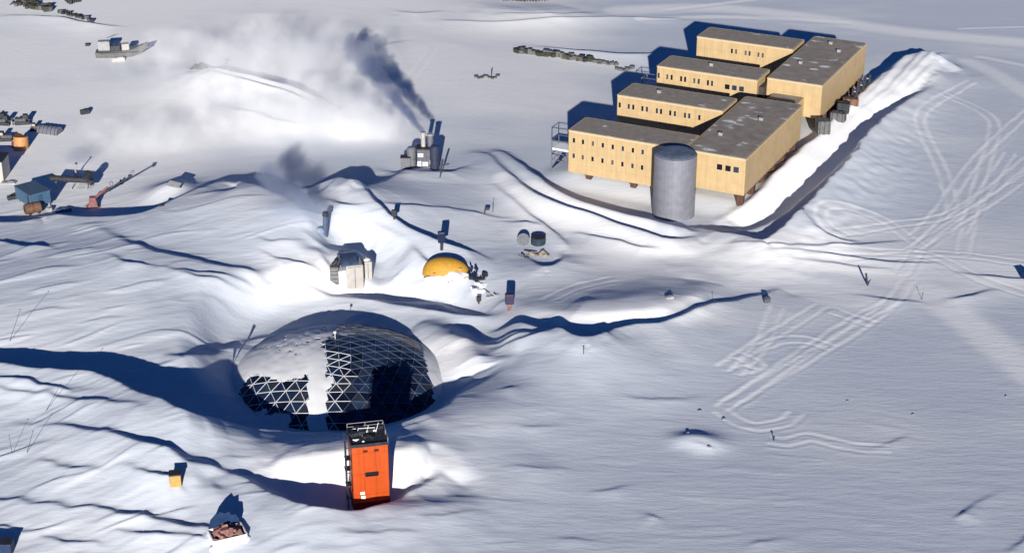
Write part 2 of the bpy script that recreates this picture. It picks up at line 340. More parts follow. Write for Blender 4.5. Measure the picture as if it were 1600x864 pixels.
# --- new drift vs wind crust, plus sunlit brightness painted on banks and slopes
fresh_lit = sst(-20, -90, GX + 0.15 * (GY - 400)) * sst(330, 380, GY) + 0.0
fresh_lit = np.maximum(fresh_lit, sst(40, 10, GX) * sst(395, 440, GY))
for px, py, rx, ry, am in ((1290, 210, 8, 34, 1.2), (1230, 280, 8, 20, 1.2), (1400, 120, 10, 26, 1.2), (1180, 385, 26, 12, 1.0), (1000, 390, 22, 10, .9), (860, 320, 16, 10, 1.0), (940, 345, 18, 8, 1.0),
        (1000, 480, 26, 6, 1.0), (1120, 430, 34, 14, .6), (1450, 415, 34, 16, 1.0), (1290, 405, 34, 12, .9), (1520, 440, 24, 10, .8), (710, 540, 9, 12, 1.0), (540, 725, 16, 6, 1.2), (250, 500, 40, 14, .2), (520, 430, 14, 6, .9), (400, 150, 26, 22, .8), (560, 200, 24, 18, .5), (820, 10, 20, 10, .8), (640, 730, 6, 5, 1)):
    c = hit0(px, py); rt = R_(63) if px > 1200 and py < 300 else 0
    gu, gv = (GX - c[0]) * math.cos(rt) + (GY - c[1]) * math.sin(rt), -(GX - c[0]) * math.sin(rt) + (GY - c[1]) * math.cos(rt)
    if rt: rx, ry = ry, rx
    fresh_lit = np.maximum(fresh_lit, am * np.exp(-(gu / rx) ** 2 - (gv / ry) ** 2))
fresh_lit = np.clip(fresh_lit + 0.45 * noise(GX / 40, GY / 18, 41) + 0.2 * noise(GX / 12, GY / 5, 42), 0, 1)

# ------------------------------------------------------------------ materials
def nt(m): m.use_nodes = True; return m.node_tree.nodes, m.node_tree.links, m.node_tree.nodes['Principled BSDF']
MATS = {}
def mat(name, col, rough=0.6, metal=0.0, var=0.18, scale=1.5, bump=0.0, col2=None, thr=None):
    if name in MATS: return MATS[name]
    m = bpy.data.materials.new(name); N, L, P = nt(m)
    P.inputs['Roughness'].default_value = rough; P.inputs['Metallic'].default_value = metal
    P.inputs['Specular IOR Level'].default_value = 0.3
    tc = N.new('ShaderNodeTexCoord'); nz = N.new('ShaderNodeTexNoise'); nz.inputs['Scale'].default_value = scale; nz.inputs['Detail'].default_value = 6
    L.new(tc.outputs['Object'], nz.inputs['Vector'])
    cr = N.new('ShaderNodeValToRGB')
    a = [max(0, c * (1 - var)) for c in col]; b = [min(1, c * (1 + var)) for c in col]
    cr.color_ramp.elements[0].position = 0.3; cr.color_ramp.elements[1].position = 0.7
    cr.color_ramp.elements[0].color = (*a, 1); cr.color_ramp.elements[1].color = (*b, 1)
    L.new(nz.outputs['Fac'], cr.inputs['Fac'])
    out = cr.outputs['Color']
    if col2 is not None:
        n2 = N.new('ShaderNodeTexNoise'); n2.inputs['Scale'].default_value = scale * 0.35; n2.inputs['Detail'].default_value = 8; n2.inputs['Distortion'].default_value = 0.0
        mp = N.new('ShaderNodeMapping'); mp.inputs['Scale'].default_value = (1, 1.8, 1); L.new(tc.outputs['Object'], mp.inputs['Vector']); L.new(mp.outputs['Vector'], n2.inputs['Vector'])
        r2 = N.new('ShaderNodeValToRGB'); r2.color_ramp.elements[0].position = thr; r2.color_ramp.elements[1].position = thr + 0.05
        L.new(n2.outputs['Fac'], r2.inputs['Fac'])
        mx = N.new('ShaderNodeMix'); mx.data_type = 'RGBA'
        L.new(r2.outputs['Color'], mx.inputs['Factor']); L.new(out, mx.inputs[6]); mx.inputs[7].default_value = (*col2, 1)
        out = mx.outputs[2]
    L.new(out, P.inputs['Base Color'])
    if bump:
        bp = N.new('ShaderNodeBump'); bp.inputs['Strength'].default_value = bump; bp.inputs['Distance'].default_value = 0.1
        L.new(nz.outputs['Fac'], bp.inputs['Height']); L.new(bp.outputs['Normal'], P.inputs['Normal'])
    MATS[name] = m; return m
def snow_mat():
    m = bpy.data.materials.new('snow_surface'); N, L, P = nt(m)
    P.inputs['Roughness'].default_value = 0.75; P.inputs['Specular IOR Level'].default_value = 0.15
    at = N.new('ShaderNodeAttribute'); at.attribute_name = 'packed_lit'
    af = N.new('ShaderNodeAttribute'); af.attribute_name = 'fresh_lit'
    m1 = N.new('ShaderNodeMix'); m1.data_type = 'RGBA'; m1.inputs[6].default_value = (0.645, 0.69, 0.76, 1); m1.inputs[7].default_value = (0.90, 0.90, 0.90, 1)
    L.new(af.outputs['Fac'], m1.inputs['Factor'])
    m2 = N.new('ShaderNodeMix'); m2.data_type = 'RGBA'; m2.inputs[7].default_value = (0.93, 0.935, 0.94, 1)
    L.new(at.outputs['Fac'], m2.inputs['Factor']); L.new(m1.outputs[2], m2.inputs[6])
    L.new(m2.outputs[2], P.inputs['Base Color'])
    tc = N.new('ShaderNodeTexCoord'); mp = N.new('ShaderNodeMapping'); mp.inputs['Scale'].default_value = (0.25, 1.0, 1.0); mp.inputs['Rotation'].default_value = (0, 0, R_(6))
    L.new(tc.outputs['Object'], mp.inputs['Vector'])
    nz = N.new('ShaderNodeTexNoise'); nz.inputs['Scale'].default_value = 1.3; nz.inputs['Detail'].default_value = 5; nz.inputs['Roughness'].default_value = 0.6
    L.new(mp.outputs['Vector'], nz.inputs['Vector'])
    n2 = N.new('ShaderNodeTexNoise'); n2.inputs['Scale'].default_value = 4.5; n2.inputs['Detail'].default_value = 4; n2.inputs['Roughness'].default_value = 0.7; L.new(tc.outputs['Object'], n2.inputs['Vector'])
    ad = N.new('ShaderNodeMath'); ad.operation = 'MULTIPLY_ADD'; ad.inputs[1].default_value = 0.35; L.new(n2.outputs['Fac'], ad.inputs[0]); L.new(nz.outputs['Fac'], ad.inputs[2])
    bp = N.new('ShaderNodeBump'); bp.inputs['Strength'].default_value = 0.38; bp.inputs['Distance'].default_value = 0.17
    L.new(ad.outputs[0], bp.inputs['Height']); L.new(bp.outputs['Normal'], P.inputs['Normal'])
    return m
SNOW = snow_mat()
SNOW_OBJ = mat('drifted_snow', (0.84, 0.85, 0.87), 0.8, var=0.04, scale=.6, bump=0.3)
TAN = mat('tan_panel', (0.50, 0.36, 0.19), 0.55, var=0.07, scale=0.5)
TAN_TRIM = mat('pale_trim', (0.56, 0.43, 0.27), 0.5, var=0.05)
def seams(m, bw, bh, dark, streak):
    N, L, P = nt(m); lk = P.inputs['Base Color'].links[0]; src = lk.from_socket
    tc = N.new('ShaderNodeTexCoord'); sx = N.new('ShaderNodeSeparateXYZ'); L.new(tc.outputs['Object'], sx.inputs[0])
    ad = N.new('ShaderNodeMath'); ad.operation = 'ADD'; L.new(sx.outputs['X'], ad.inputs[0]); L.new(sx.outputs['Y'], ad.inputs[1])
    cb = N.new('ShaderNodeCombineXYZ'); L.new(ad.outputs[0], cb.inputs['X']); L.new(sx.outputs['Z'], cb.inputs['Y'])
    br = N.new('ShaderNodeTexBrick'); br.offset = 0.0; br.inputs['Scale'].default_value = 1; br.inputs['Brick Width'].default_value = bw; br.inputs['Row Height'].default_value = bh
    br.inputs['Mortar Size'].default_value = .045; br.inputs['Mortar Smooth'].default_value = .3; br.inputs['Color1'].default_value = (1, 1, 1, 1); br.inputs['Color2'].default_value = (.965, .965, .965, 1); br.inputs['Mortar'].default_value = (dark, dark, dark, 1)
    L.new(cb.outputs[0], br.inputs['Vector'])
    mp = N.new('ShaderNodeMapping'); mp.inputs['Scale'].default_value = (1.6, 1.6, .12); L.new(tc.outputs['Object'], mp.inputs['Vector'])
    nz = N.new('ShaderNodeTexNoise'); nz.inputs['Scale'].default_value = 1.0; nz.inputs['Detail'].default_value = 5; L.new(mp.outputs['Vector'], nz.inputs['Vector'])
    cr = N.new('ShaderNodeValToRGB'); cr.color_ramp.elements[0].position = .32; cr.color_ramp.elements[1].position = .62; a = 1 - streak; cr.color_ramp.elements[0].color = (a, a, a, 1); cr.color_ramp.elements[1].color = (1, 1, 1, 1); L.new(nz.outputs['Fac'], cr.inputs['Fac'])
    m1 = N.new('ShaderNodeMix'); m1.data_type = 'RGBA'; m1.blend_type = 'MULTIPLY'; m1.inputs['Factor'].default_value = 1; L.new(src, m1.inputs[6]); L.new(br.outputs['Color'], m1.inputs[7])
    m2 = N.new('ShaderNodeMix'); m2.data_type = 'RGBA'; m2.blend_type = 'MULTIPLY'; m2.inputs['Factor'].default_value = 1; L.new(m1.outputs[2], m2.inputs[6]); L.new(cr.outputs['Color'], m2.inputs[7])
    L.new(m2.outputs[2], P.inputs['Base Color'])
seams(TAN, 2.45, 5.1, .78, .09)
ROOF = mat('roof_membrane', (0.30, 0.265, 0.22), 0.8, var=0.15, scale=0.6, col2=(0.8, 0.81, 0.83), thr=0.66)
ROOF2 = mat('roof_membrane_snowy', (0.30, 0.265, 0.22), 0.8, var=0.18, scale=0.4, col2=(0.8, 0.81, 0.83), thr=0.60)
GLASS = mat('dark_glass', (0.012, 0.012, 0.015), 0.15, var=0.1)
RUST = mat('brown_leg_paint', (0.085, 0.045, 0.032), 0.7, var=0.25)
STEEL = mat('galvanised_steel', (0.215, 0.22, 0.255), 0.5, metal=0.2, var=0.1, scale=0.8)
GREY = mat('grey_metal', (0.30, 0.30, 0.31), 0.5, var=0.2, scale=1.2)
LGREY = mat('light_grey_metal', (0.42, 0.40, 0.37), 0.5, var=0.1, scale=0.7)
DARK = mat('dark_metal', (0.03, 0.032, 0.04), 0.6, var=0.4, scale=1.5)
NAVY = mat('navy_panel', (0.012, 0.022, 0.055), 0.35, var=0.3, scale=0.8)
BLUE = mat('blue_painted_steel', (0.055, 0.115, 0.19), 0.5, var=0.15)
DBLUE = mat('dark_blue_tarp', (0.012, 0.035, 0.10), 0.6, var=0.2)
ORANGE = mat('orange_paint', (0.50, 0.072, 0.008), 0.5, var=0.06, scale=0.8)
seams(ORANGE, 1.92, 3.8, .62, .2)
DRED = mat('dark_red', (0.10, 0.008, 0.006), 0.6, var=0.3)
YELLOW = mat('yellow_fabric', (0.50, 0.27, 0.035), 0.6, var=0.12)
YBOX = mat('yellow_plywood', (0.45, 0.27, 0.08), 0.6, var=0.15)
PEACH = mat('peach_tank_paint', (0.50, 0.24, 0.09), 0.5, var=0.15)
BROWN = mat('brown_timber', (0.16, 0.085, 0.055), 0.7, var=0.3, scale=2)
MAROON = mat('reddish_scrap', (0.24, 0.12, 0.105), 0.75, var=0.4, scale=1.2)
PINKRED = mat('faded_red_paint', (0.20, 0.075, 0.08), 0.6, var=0.3)
WHITE = mat('white_paint', (0.78, 0.78, 0.77), 0.5, var=0.05)

# ------------------------------------------------------------------ object helpers
class MB:
    def __init__(s): s.v = []; s.f = []; s.sm = []
    def add(s, vs, fs, smooth=False):
        o = len(s.v); s.v += [tuple(v) for v in vs]; s.f += [tuple(i + o for i in f) for f in fs]; s.sm += [smooth] * len(fs); return s
    def box(s, c, d, rz=0, tz=None, taper=(1, 1), bev=0.0):
        """box with centre c and size d; the top may be scaled by taper"""
        vs = []
        R = Matrix.Rotation(rz, 3, 'Z')
        if tz: R = R @ tz
        if bev:
            bm = bmesh.new(); bmesh.ops.create_cube(bm, size=1)
            for v in bm.verts:
                k = taper if v.co.z > 0 else (1, 1)
                v.co = Vector((v.co.x * d[0] * k[0], v.co.y * d[1] * k[1], v.co.z * d[2]))
            bmesh.ops.bevel(bm, geom=bm.edges[:], offset=bev, segments=2, affect='EDGES', profile=0.5)
            bm.verts.index_update()
            s.add([Vector(c) + R @ v.co for v in bm.verts], [[v.index for v in f.verts] for f in bm.faces]); bm.free(); return s
        for z in (-.5, .5):
            k = taper if z > 0 else (1, 1)
            for x, y in ((-.5, -.5), (.5, -.5), (.5, .5), (-.5, .5)):
                vs.append(Vector(c) + R @ Vector((x * d[0] * k[0], y * d[1] * k[1], z * d[2])))
        s.add(vs, [(3, 2, 1, 0), (4, 5, 6, 7), (0, 1, 5, 4), (1, 2, 6, 5), (2, 3, 7, 6), (3, 0, 4, 7)]); return s
    def tube(s, a, b, r, r2=None, n=10, caps=True, smooth=True):
        a = Vector(a); b = Vector(b); r2 = r if r2 is None else r2
        q = (b - a).to_track_quat('Z', 'Y')
        vs = [a + q @ Vector((math.cos(2 * math.pi * i / n) * r, math.sin(2 * math.pi * i / n) * r, 0)) for i in range(n)]
        vs += [b + q @ Vector((math.cos(2 * math.pi * i / n) * r2, math.sin(2 * math.pi * i / n) * r2, 0)) for i in range(n)]
        s.add(vs, [(i, (i + 1) % n, n + (i + 1) % n, n + i) for i in range(n)], smooth)
        if caps: s.add(vs, [tuple(range(n))[::-1], tuple(range(n, 2 * n))])
        return s
    def arch(s, c, r, length, rz=0, n=14, h=None, th=0.0):
        """half-barrel lying along local y"""
        h = h or r; R = Matrix.Rotation(rz, 3, 'Z'); vs = []
        for y in (-length / 2, length / 2):
            for i in range(n + 1):
                a = math.pi * i / n
                vs.append(Vector(c) + R @ Vector((math.cos(a) * r, y, math.sin(a) * h)))
        s.add(vs, [(i, i + 1, n + 2 + i, n + 1 + i) for i in range(n)], True)
        s.add(vs, [tuple(range(n + 1))[::-1], tuple(range(n + 1, 2 * n + 2))]); return s
    def blob(s, c, d, seed=0, amp=0.25, sub=2):
        bm = bmesh.new(); bmesh.ops.create_icosphere(bm, subdivisions=sub, radius=1)
        r = random.Random(seed)
        ph = [r.uniform(0, 6) for _ in range(6)]
        for v in bm.verts:
            k = 1 + amp * (math.sin(3 * v.co.x + ph[0]) * math.cos(2.6 * v.co.y + ph[1]) + .5 * math.sin(5.1 * v.co.z + 4 * v.co.x + ph[2]))
            v.co = Vector((v.co.x * k * d[0], v.co.y * k * d[1], v.co.z * k * d[2]))
        bm.verts.index_update()
        s.add([Vector(c) + v.co for v in bm.verts], [[v.index for v in f.verts] for f in bm.faces], True); bm.free(); return s
    def build(s, name, material, parent=None):
        me = bpy.data.meshes.new(name); me.from_pydata(s.v, [], s.f)
        me.polygons.foreach_set('use_smooth', s.sm); me.materials.append(material); me.update()
        o = bpy.data.objects.new(name, me); COL.objects.link(o)
        if parent is not None: o.parent = parent
        return o
def tag(o, label=None, cat=None, group=None, kind=None):
    if label: o['label'] = label
    if cat: o['category'] = cat
    if group: o['group'] = group
    if kind: o['kind'] = kind
    return o
def thing(name, loc, rz, label, cat, group=None):
    o = bpy.data.objects.new(name, None); COL.objects.link(o); o.location = loc; o.rotation_euler = (0, 0, rz)
    o.empty_display_size = 0.2
    return tag(o, label, cat, group)
def copy_tree(o, parent=None):
    c = o.copy(); COL.objects.link(c)
    if parent is not None: c.parent = parent
    for ch in list(o.children): copy_tree(ch, c)
    return c

# ------------------------------------------------------------------ snow ground object
def build_ground():
    ni, nj = GX.shape
    co = np.stack([GX, GY, GZ], -1).reshape(-1, 3).astype(np.float32)
    idx = np.arange(ni * nj).reshape(ni, nj)
    q = np.stack([idx[:-1, :-1], idx[:-1, 1:], idx[1:, 1:], idx[1:, :-1]], -1).reshape(-1, 4).astype(np.int32)
    me = bpy.data.meshes.new('snow_ground')
    me.vertices.add(len(co)); me.vertices.foreach_set('co', co.ravel())
    me.loops.add(q.size); me.loops.foreach_set('vertex_index', q.ravel())
    me.polygons.add(len(q)); me.polygons.foreach_set('loop_start', np.arange(0, q.size, 4, dtype=np.int32))
    me.polygons.foreach_set('use_smooth', np.ones(len(q), bool))
    me.update(calc_edges=True)
    for n, a in (('packed_lit', PACK_LIT), ('fresh_lit', fresh_lit)):
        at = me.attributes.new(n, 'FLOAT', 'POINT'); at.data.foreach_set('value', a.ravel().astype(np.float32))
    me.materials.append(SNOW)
    o = bpy.data.objects.new('snow_ground', me); COL.objects.link(o)
    tag(o, 'wind-carved snow field with drifts, trenches and vehicle tracks', 'snow', kind='structure')
build_ground()
#@@OBJECTS
def at(px, py):
    p = G(px, py); return p, mpp(p)
def sink(p, d=0.3): return Vector((p[0], p[1], p[2] - d))

# ================================================================== research station on stilts
ZR, ZB = 13.2, 2.9
A_ = up(888, 204, ZR); B_ = up(1165, 250, ZR)
ang = math.atan2(B_[1] - A_[1], B_[0] - A_[0])
st = thing('research_station', (A_[0], A_[1], 0), ang, 'long tan two-storey building on brown stilts with four wings and flat grey roofs', 'building')
def block(name, u0, u1, v0, v1, z0, z1, roofm, label=None):
    c = ((u0 + u1) / 2, (v0 + v1) / 2, (z0 + z1) / 2)
    b = MB().box(c, (u1 - u0, v1 - v0, z1 - z0), bev=0.22).build(name, TAN, st)
    if label: b['label'] = label
    r = MB().box((c[0], c[1], z1 + 0.06), (u1 - u0 - 0.5, v1 - v0 - 0.5, 0.16), bev=0.05).build('roof', roofm, b)
    t = MB()
    for q, d in (((c[0], v0 - .02, z1 - .12), (u1 - u0 - .5, .1, .4)), ((c[0], v1 + .02, z1 - .12), (u1 - u0 - .5, .1, .4)), ((u0 - .02, c[1], z1 - .12), (.1, v1 - v0 - .5, .4)), ((u1 + .02, c[1], z1 - .12), (.1, v1 - v0 - .5, .4))):
        t.box(q, d)
    t.build('eaves_trim', TAN_TRIM, b)
    return b
WR = random.Random(4); GLASS2 = mat('blue_glass', (.03, .04, .06), .12, var=.1); GLASS3 = mat('blind_glass', (.10, .085, .065), .35, var=.2)
def window(b, u, v, z, w, h):
    m = MB().box((u, v - .005, z), (w, .06, h)); n0 = len(m.f)
    m.box((u, v - .03, z + h / 2 + .05), (w + .22, .12, .1)).box((u, v - .05, z - h / 2 - .05), (w + .26, .16, .1)).box((u - w / 2 - .05, v - .03, z), (.1, .12, h)).box((u + w / 2 + .05, v - .03, z), (.1, .12, h))
    o = m.build('window', WR.choice((GLASS, GLASS, GLASS2, GLASS3)), b); o.data.materials.append(TAN_TRIM)
    for q in o.data.polygons[n0:]: q.material_index = 1
    return o
w1 = block('wing', 0, 28.6, 0, 10, ZB, ZR, ROOF)
w2 = block('wing', 0.2, 27.6, 28.3, 38.6, ZB, ZR, ROOF)
w3 = block('wing', 0.3, 27.4, 54.1, 64.1, ZB, ZR, ROOF)
w4 = block('wing', 0.3, 27.4, 83, 93, ZB, ZR, ROOF)
s1 = block('main_block', 28.9, 43.3, 0.0, 41.2, 4.5, ZR + .05, ROOF2)
s2 = block('main_block', 28.9, 43.3, 57.2, 97.4, 4.5, ZR + .05, ROOF2)
lk = block('link_corridor', 31, 39, 41.3, 57.1, 4.2, 9.6, ROOF2)
for v0, v1, p in ((29.5, 37.4, w2), (55.3, 63, w3), (84.2, 92, w4)):
    MB().box((28.25, (v0 + v1) / 2, 7.6), (1.26, v1 - v0, 7.4)).build('connector', mat('dark_connector', (.06, .05, .045), .8), p)
for u in (1.5, 3.8, 6.3, 8.8, 11.3, 13.8, 16.3, 18.7):
    window(w1, u, 0, 11.0, .62, 1.15); window(w1, u, 0, 7.2, .62, 1.15)
for u in (1.0, 3.4, 4.6, 7, 8.2, 10.8, 11.9, 14.3, 15.5, 18.1, 19.2, 21.8): window(w2, u, 28.3, 10.8, .6, 1.3)
for u in (.9, 3.3, 4.5, 7.1, 8.2, 10.7, 11.9, 14.4, 15.5): window(w3, u, 54.1, 10.8, .6, 1.4)
for u in (19.6, 21.5, 23.4): window(w3, u, 54.1, 10.5, 1.3, 1.3)
for u in (10.5, 11.7, 14.4, 15.5, 18.0, 19.2): window(w4, u, 83, 10.6, .6, 1.3)
for u in (37.3, 39.3, 41.2): window(s1, u, 0, 10.5, 1.3, 1.35)
for k, (v, z) in enumerate(((4, 5.2), (12, 5.2), (20, 5.2), (28, 5.2))): pass
def leg(u, v, b):
    zt_ = 4.5 if u > 29 else ZB
    m = MB().box((u, v, zt_ / 2 - .75), (1.0, 1.0, zt_ + 1.2), taper=(1.5, 1.5)).box((u, v, zt_ - .14), (2.0, 2.0, .3))
    return m.build('support_leg', RUST, b)
for u in (4.9, 16.2): leg(u, 1.6, w1); leg(u, 8.6, w1)
for u in (30.5, 42.2):
    for v in (1.4, 8.8, 16.2, 23.6, 31, 39.5): leg(u, v, s1)
    for v in (59, 66.3, 73.6, 80.9, 88.2, 95.6): leg(u, v, s2)
for w_, v0 in ((w2, 28.3), (w3, 54.1), (w4, 83)):
    for u in (4.9, 16.2): leg(u, v0 + 1.6, w_); leg(u, v0 + 8.6, w_)
def stl(u, v, z=0.0):
    ca, sa = math.cos(ang), math.sin(ang)
    return Vector((A_[0] + u * ca - v * sa, A_[1] + u * sa + v * ca, z))
def stg(u, v):
    p = stl(u, v); p.z = zt(p.x, p.y); return p
# rooftop vents
for blk_, lst in ((s1, ((33, 12), (38, 26))), (s2, ((33, 72), (39, 86), (35, 92))), (w2, ((9, 34),)), (w3, ((13, 60),))):
    for u, v in lst:
        MB().box((u, v, ZR + .45), (.9, .7, .6), bev=.05).box((u, v, ZR + .83), (1.1, .9, .12)).build('roof_vent', GREY, blk_)

# --- the steel stair tower
pc = Vector(G(1052, 334)); pc.z -= .9
t = thing('stair_tower', pc, 0, 'plain grey steel cylinder tower standing against the front of the tan station', 'tower')
Ht = 15.3
MB().tube((0, 0, 0), (0, 0, Ht), 4.75, n=36, smooth=False).build('shell', STEEL, t)
MB().tube((0, 0, Ht), (0, 0, Ht + .35), 4.75, 4.2, n=48).tube((0, 0, Ht + .351), (0, 0, Ht + .5), 3.9, 3.2, n=40).build('roof', mat('tower_roof', (.16, .19, .25), .5, .3, var=.35, scale=.5), t)
sm = MB()
for k in range(1, 6): sm.tube((0, 0, k * 2.55), (0, 0, k * 2.55 + .05), 4.81, n=36, caps=False, smooth=False)
sm.build('ring_seams', mat('steel_seam', (.2, .21, .25), .5, .3), t)
MB().box((1.0, 5.0, 9.5), (3.2, 5.0, 3.0), rz=ang).build('connecting_bridge', TAN, t)

# --- outside stairs, courtyard plant, drifted pieces round the station
def frame_stair(name, p, rz, w_, h_, label, cat, group=None, m=None):
    m = m or mat('stair_grey', (.13, .14, .17), .55, var=.2)
    t = thing(name, p, rz, label, cat, group)
    f = MB()
    for x in (-w_ / 2, w_ / 2):
        for y in (-w_ / 2.4, w_ / 2.4): f.tube((x, y, -.5), (x, y, h_), .12, n=6)
    for z in (h_ * .33, h_ * .66, h_):
        for y in (-w_ / 2.4, w_ / 2.4): f.tube((-w_ / 2, y, z), (w_ / 2, y, z), .08, n=6)
        for x in (-w_ / 2, w_ / 2): f.tube((x, -w_ / 2.4, z), (x, w_ / 2.4, z), .08, n=6)
    for k in (-1, 1): f.tube((-w_ / 2, k * w_ / 2.4, 0), (w_ / 2, k * w_ / 2.4, h_ * .66), .07, n=6)
    f.build('frame', m, t)
    s = MB(); n = 9
    for k in range(n):
        s.box((-w_ / 2 + (k + .5) * w_ / n, 0, .2 + k * h_ * .62 / n), (w_ / n, w_ / 1.4, .12))
    s.build('treads', GREY, t)
    MB().box((0, 0, h_ * .66 + .3), (w_ * .98, w_ / 1.25, .5), bev=.12).build('snow_cap', SNOW_OBJ, t)
    return t
frame_stair('outside_stair', stg(-3.2, 5), ang, 4.8, 7.4, 'snow-capped metal stair at the near wing\'s free end', 'stairs')
frame_stair('outside_stair', stg(-3.0, 59.5), ang, 4.4, 7.0, 'snow-capped metal stair at the free end of the third wing', 'stairs')
for (u, v, k, lab) in ((25.0, 20, 2.3, 'dark green machine unit in the gap between the first and second wings'), (24.5, 72, 2.0, 'dark machine unit in the gap between the third and fourth wings')):
    p = stg(u, v)
    t = thing('machine_unit', sink(p, .4), ang, lab, 'machine')
    MB().box((0, 0, 2.2 * k / 2), (2.6 * k, 1.8 * k, 2.2 * k), bev=.2).build('housing', mat('dark_green_paint', (.035, .045, .03), .6, var=.3), t)
    MB().tube((-k * .6, 0, 2.2 * k), (-k * .6, 0, 3.3 * k), .3 * k, n=12).tube((k * .5, .2, 2.2 * k), (k * .5, .2, 2.75 * k), .45 * k, .38 * k, n=14).build('exhaust', DARK, t)
    MB().box((0, -.92 * k, 1.1 * k), (1.6 * k, .1, 1.2 * k)).build('grille', GREY, t)
    MB().box((.2, 0, 2.2 * k + .15), (1.2 * k, 1.5 * k, .3), bev=.1).build('snow_cap', SNOW_OBJ, t)
for k, (u, v, dx, dy, dz, m, nm, lab) in enumerate(((47.0, 61, 3.6, 2.2, 2.2, mat('crate_grey', (.12, .12, .12), .7, var=.3), 'equipment_crate', 'grey equipment crate beside the far block\'s right flank, nearest of the row'), (46.5, 67, 3.0, 2.6, 2.6, DARK, 'equipment_crate', 'dark equipment crate in the middle of the row beside the far block'),
        (46.6, 73, 4.0, 2.0, 1.9, BROWN, 'equipment_crate', 'brown equipment crate beside the far block, last of the row'), (46.2, 50, 3.2, 3.0, 3.4, mat('crate_grey', (.12, .12, .12), .7, var=.3), 'equipment_crate', 'grey machinery crate beside the gap between the two main blocks'))):
    p = stg(u, v); t = thing(nm, sink(p, .2), ang + .2 * k, lab, 'crate', 'crates along the station flank')
    MB().box((0, 0, dz / 2), (dx, dy, dz), bev=.06).build('body', m, t)
    b = MB()
    for x in (-dx * .36, 0, dx * .36): b.box((x, 0, dz / 2), (.14, dy + .12, dz + .1))
    b.box((0, 0, dz + .02), (dx * .8, .12, .1)); b.build('strap_frame', DARK, t)
for k, v in enumerate((79, 85, 91)):
    p = stg(46.0, v)
    t = thing('fuel_pump_post', sink(p, .3), ang, ('short dark double post beside the far block, nearest the camera', 'short dark double post beside the far block, middle one', 'short dark double post beside the far corner of the station')[k], 'post', 'posts along the far block')
    MB().box((-.5, 0, 1.6), (.5, .5, 3.2), bev=.05).box((.6, 0, 1.9), (.5, .5, 3.8), bev=.05).build('posts', DARK, t)
    MB().box((.05, 0, 2.6), (1.2, .3, .3)).build('crossbar', GREY, t)

# ================================================================== geodesic dome
RC, HCAP = 23.5, 8.2
RS = (RC * RC + HCAP * HCAP) / (2 * HCAP)
dz = Vector((DOME[0], DOME[1], zt(DOME[0], DOME[1])))
dz.z = -4.3
dome = thing('geodesic_dome', dz, 0, 'half-buried geodesic dome of dark blue triangular panels with snow over its left half', 'dome')
zc = HCAP - RS
def proj(p):
    q = np.array(p) - np.array([0, 0, HC]); zz = q[1] * cd - q[2] * sd
    return 800 + F * q[0] / zz, 432 - F * (q[1] * sd + q[2] * cd) / zz
bm = bmesh.new(); bmesh.ops.create_icosphere(bm, subdivisions=5, radius=RS)
bmesh.ops.rotate(bm, verts=bm.verts, cent=(0, 0, 0), matrix=Matrix.Rotation(R_(23), 3, 'Z') @ Matrix.Rotation(R_(13), 3, 'X'))
bmesh.ops.translate(bm, verts=bm.verts, vec=(0, 0, zc))
bmesh.ops.delete(bm, geom=[v_ for v_ in bm.verts if v_.co.z < -3.2], context='VERTS')
bm.verts.index_update()
MB().add([v_.co for v_ in bm.verts], [[v_.index for v_ in f_.verts] for f_ in bm.faces]).build('panel_shell', NAVY, dome)
for q, c_ in (('navy_panel_pale', (.03, .055, .105)), ('navy_panel_dark', (.007, .012, .03)), ('navy_panel_grey', (.035, .04, .06))): dome.children[0].data.materials.append(mat(q, c_, .3, .3, var=.3, scale=.8))  # navy tones paint in the dark sky mirrored by bare aluminium panels
rr = random.Random(8)
for q in dome.children[0].data.polygons: q.material_index = rr.choice((0, 0, 0, 1, 2, 2, 3))
sb = MB(); fb = MB()
for e in bm.edges:
    a, b = e.verts[0].co, e.verts[1].co
    qx, qy = proj((a + b) / 2 + dz)
    frost = qx + 26 * float(noise(a.x / 5, a.y / 5, 73)) < 546 - max(0, 565 - qy) * 1.4
    (fb if frost else sb).tube(a * 1.0015, b * 1.0015, (.066 if frost else .042), n=4, caps=False, smooth=False)
for v_ in bm.verts:
    nn = (v_.co - Vector((0, 0, zc))).normalized(); sb.tube(v_.co - nn * .05, v_.co + nn * .08, .12, .09, n=5)
sb.build('strut_frame', mat('strut_aluminium', (.13, .17, .25), .45, .2, var=.3, scale=.3), dome)
fb.build('frosted_struts', mat('strut_frost', (.66, .68, .71), .6, 0, var=.12), dome)
bm.free()
